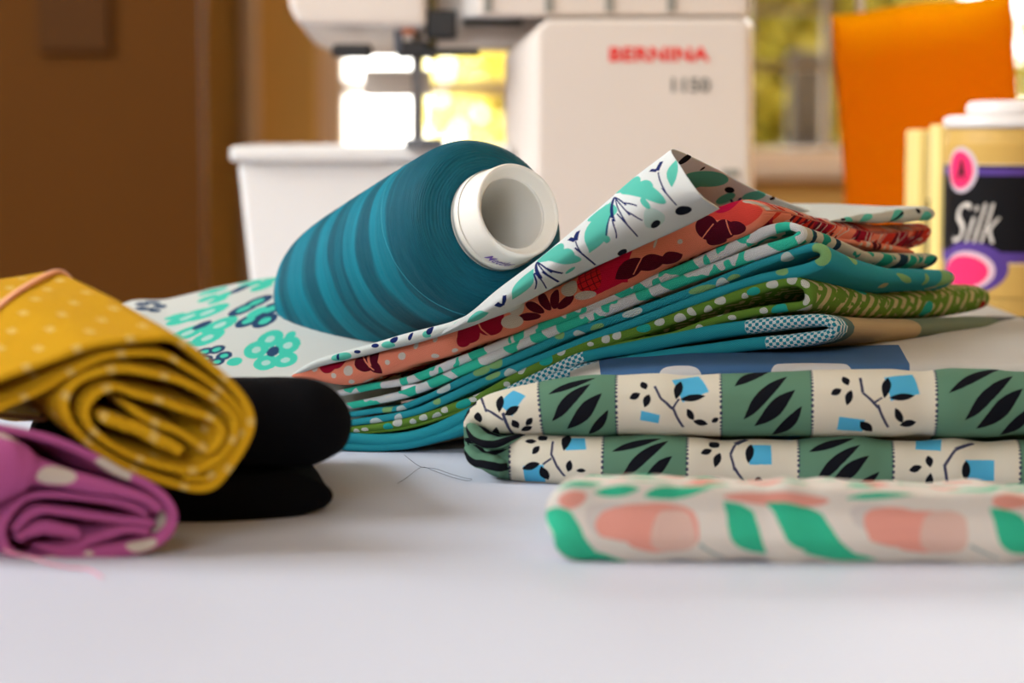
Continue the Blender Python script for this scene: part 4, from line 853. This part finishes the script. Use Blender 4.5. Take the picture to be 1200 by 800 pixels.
# --- mustard with small dashes
m = cloth('mustard cotton with pale dashes', 'H', .01, 4, .06, False, .12, .00015)
def wrapd(px_, py_, ox, oy):
    n = m.n.new('ShaderNodeVectorMath'); n.operation = 'ADD'; n.inputs[1].default_value = (ox, oy, 0); m.l.new(m.uv, n.inputs[0])
    k = m.n.new('ShaderNodeVectorMath'); k.operation = 'WRAP'; m.l.new(n.outputs[0], k.inputs[0]); k.inputs[1].default_value = (px_/2, py_/2, 100); k.inputs[2].default_value = (-px_/2, -py_/2, -100); return k.outputs[0]
g1 = wrapd(1.7, 2.2, 0, 0); g2 = wrapd(1.7, 2.2, .85, 1.1)
da = m.union([m.shape('box', (0, o_), 0, (.13, .022), g) for g in (g1, g2) for o_ in (-.24, -.14, -.04, .06, .16)])
col = m.mix(da, srgb(208, 156, 20), srgb(226, 200, 130)); mH = m.done(col)
assign([hb, hc, hd], mH)
# --- pink with cream dots
m = cloth('mauve pink cotton', 'I', .02, 4, .06, False, .08); PK = srgb(198, 96, 156)
CD = srgb(222, 206, 190)
assign(ia, m.done(m.mix(ells(m, [(66, 557, 24, 12), (8, 506, 22, 8)]), PK, CD)))
m = cloth('mauve pink cotton with cream dots', 'Ib', .02, 4, .06, False, .08)
assign(ib, m.done(m.mix(ells(m, [(132, 551, 24, 9, -30), (187, 612, 6, 14, -15), (166, 638, 18, 8, 10), (60, 655, 10, 4), (104, 648, 6, 3)]), PK, CD)))
m = cloth('mauve pink cotton', 'Ic', 0, 4, .06, False, .08); mi = m.done(PK); assign(ic, mi)
# --- thread winding, its sheen painted on as light and dark bands
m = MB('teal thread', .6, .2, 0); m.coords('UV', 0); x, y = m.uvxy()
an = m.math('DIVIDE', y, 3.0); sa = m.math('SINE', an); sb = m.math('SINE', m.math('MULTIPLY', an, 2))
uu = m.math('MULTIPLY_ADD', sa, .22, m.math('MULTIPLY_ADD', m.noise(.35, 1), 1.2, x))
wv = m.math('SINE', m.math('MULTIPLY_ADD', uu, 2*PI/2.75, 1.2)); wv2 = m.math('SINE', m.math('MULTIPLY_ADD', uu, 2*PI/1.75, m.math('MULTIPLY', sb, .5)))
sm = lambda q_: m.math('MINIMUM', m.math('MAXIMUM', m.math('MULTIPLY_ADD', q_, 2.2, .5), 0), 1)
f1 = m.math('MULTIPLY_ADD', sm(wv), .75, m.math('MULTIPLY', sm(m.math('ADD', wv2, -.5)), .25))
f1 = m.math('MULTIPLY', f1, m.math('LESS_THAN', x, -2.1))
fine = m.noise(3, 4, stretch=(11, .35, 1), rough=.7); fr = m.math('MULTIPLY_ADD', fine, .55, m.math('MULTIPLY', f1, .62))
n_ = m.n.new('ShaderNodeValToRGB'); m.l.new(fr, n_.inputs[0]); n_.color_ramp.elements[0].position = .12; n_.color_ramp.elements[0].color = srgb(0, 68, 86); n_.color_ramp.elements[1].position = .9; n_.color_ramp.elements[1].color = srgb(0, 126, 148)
hb_ = m.math('MULTIPLY_ADD', m.math('SINE', m.math('MULTIPLY_ADD', x, 2*PI/.045, m.math('MULTIPLY', m.noise(.8, 1), 8))), .5, m.math('MULTIPLY', m.noise(3, 3, stretch=(16, .3, 1)), 3))
bp = m.n.new('ShaderNodeBump'); bp.inputs['Distance'].default_value = .0002; bp.inputs['Strength'].default_value = .8; m.l.new(hb_, bp.inputs['Height']); m.l.new(bp.outputs[0], m.b.inputs['Normal'])
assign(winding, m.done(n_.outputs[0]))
# --- label of the gold cone
m = MB('printed cone label', .6, .15); m.coords('UV', 0); m.key = 'N'; x, y = m.uvxy()
def zc(py): return pz(py)*100
VI = srgb(88, 62, 140); GO = srgb(208, 168, 90); MG = srgb(250, 50, 110)
col = m.mix(rng_(y, zc(308), zc(194)), GO, srgb(10, 8, 12)); col = m.mix(m.union([rng_(y, zc(206), zc(197)), rng_(y, zc(308), zc(296))]), col, VI)
col = m.mix(m.union([m.math('COMPARE', y, zc(193), .03), m.math('COMPARE', y, zc(310), .03)]), col, srgb(220, 205, 190))
low_ = ells(m, [(1134, 314, 40, 31)]); col = m.mix(low_, col, VI); col = m.mix(ells(m, [(1132, 317, 29, 23)]), col, srgb(225, 190, 200)); col = m.mix(ells(m, [(1129, 318, 25, 19)]), col, MG)
col = m.mix(ells(m, [(1126, 199, 17, 27)]), col, srgb(205, 190, 200)); col = m.mix(ells(m, [(1125, 199, 13.5, 22)]), col, MG)
assign(lab, m.done(col))

# ================================================================== RUBBER BAND AND LOOSE THREADS
sec = catmull(np.array([(p_[0], p_[1]) for p_ in H_a[:30]], float), 300); secW = np.array([at(a_, b_, .722) for a_, b_ in sec])[:, [0, 2]]
pts_ = sorted(map(tuple, secW))
def half(P_l):
    o = []
    for p_ in P_l:
        while len(o) > 1 and (o[-1][0]-o[-2][0])*(p_[1]-o[-2][1])-(o[-1][1]-o[-2][1])*(p_[0]-o[-2][0]) <= 0: o.pop()
        o.append(p_)
    return o
hull = half(pts_)[:-1]+half(pts_[::-1])[:-1]
hull = np.array(hull+[hull[0]]); Lh_ = np.r_[0, np.cumsum(np.linalg.norm(np.diff(hull, axis=0), axis=1))]
ring = []; cen = hull.mean(0)
for q_ in np.linspace(0, Lh_[-1], 120):
    p_ = np.array([np.interp(q_, Lh_, hull[:, 0]), np.interp(q_, Lh_, hull[:, 1])]); d_ = p_-cen; p_ = p_+d_/np.linalg.norm(d_)*.0026
    v_ = float(np.clip(.088-1.0*(-.107-p_[0]), .022, .095)); dl = math.hypot(*DH)
    ring.append((p_[0]+v_*DH[0]/dl, .722+v_*DH[1]/dl, p_[1]+float(np.interp(v_, [0, .05, .09, .15], [0, .0095, .0145, .007]))))
v, f = tube_data(ring, .0013, 6, .7)
rbnd = new_obj('rubber_band', v, f, pink_m)
fib_m = plain('dark grey fibre', srgb(95, 98, 110), .8, .1)
def onT(px, py, dz=.0004):
    d = at(px, py, 1)-Vector((0, 0, H)); t = -(H-dz)/d.z; return Vector((0, 0, H))+d*t
v, f = tube_data([onT(a, b) for a, b in [(474, 533), (484, 541), (494, 547), (510, 549), (528, 555), (545, 560), (553, 561), (548, 563), (530, 559), (510, 552), (496, 547), (486, 552), (476, 560), (466, 566)]], .00009, 5, 1, 90)
lt = new_obj('loose_thread', v, f, fib_m)
v, f = tube_data([onT(a, b, .0004+z_) for a, b, z_ in [(14, 637, .004), (26, 641, .003), (45, 645, .002), (66, 652, .001), (90, 657, 0), (112, 659, 0), (128, 668, 0)]], .00035, 6, 1, 60)
lt2 = new_obj('loose_thread', [(a, b-.012, c+.0002) for a, b, c in v], f, plain('pale pink thread', srgb(220, 150, 170), .7, .2))

# ================================================================== NAMES AND LABELS
ST = 'folded fabrics of the leaning stack'
tag(fab_W, 'white folded fabric with aqua leaves and navy sprigs, its top curling into a cone', 'fabric', ST)
tag(fab_R, 'coral folded fabric with burgundy flowers, directly under the curled white fabric', 'fabric', ST)
tag(fab_A, 'white folded fabric with bright aqua patches, just below the coral one', 'fabric', ST)
tag(fab_B, 'teal folded fabric with small pale green prints, between the aqua patched and green ones', 'fabric', ST)
tag(fab_C, 'green folded fabric with white spots and cream dashes, in the middle of the stack', 'fabric', ST)
tag(fab_D, 'teal folded fabric with tiny white checks and beige side, lowest of the leaning stack', 'fabric', ST)
tag(fab_E, 'white folded fabric with a blue panel and white dots, lying under the leaning stack', 'fabric')
tag(fab_F, 'folded fabric with sage and cream bands, black brush leaves and blue tulips', 'fabric')
tag(fab_G, 'cream folded fabric with peach flowers and green leaves, nearest at the lower right', 'fabric')
tag(fab_J, 'plain black folded fabric lying on the table behind the two rolls', 'fabric')
tag(fab_K, 'white fabric with turquoise and navy flowers under the tilted teal thread cone', 'fabric')
tag(roll_H, 'mustard yellow rolled fabric with pale dashes, held by a rubber band, top left', 'fabric roll', 'rolled fabrics at the left')
tag(roll_I, 'mauve pink rolled fabric with cream dots, lowest at the left on the table', 'fabric roll', 'rolled fabrics at the left')
tag(rbnd, 'pale pink rubber band around the mustard fabric roll', 'rubber band')
tag(lt, 'fine dark loose thread lying on the white table before the stack', 'thread')
tag(lt2, 'pale pink loose thread trailing from the pink roll onto the table', 'thread')
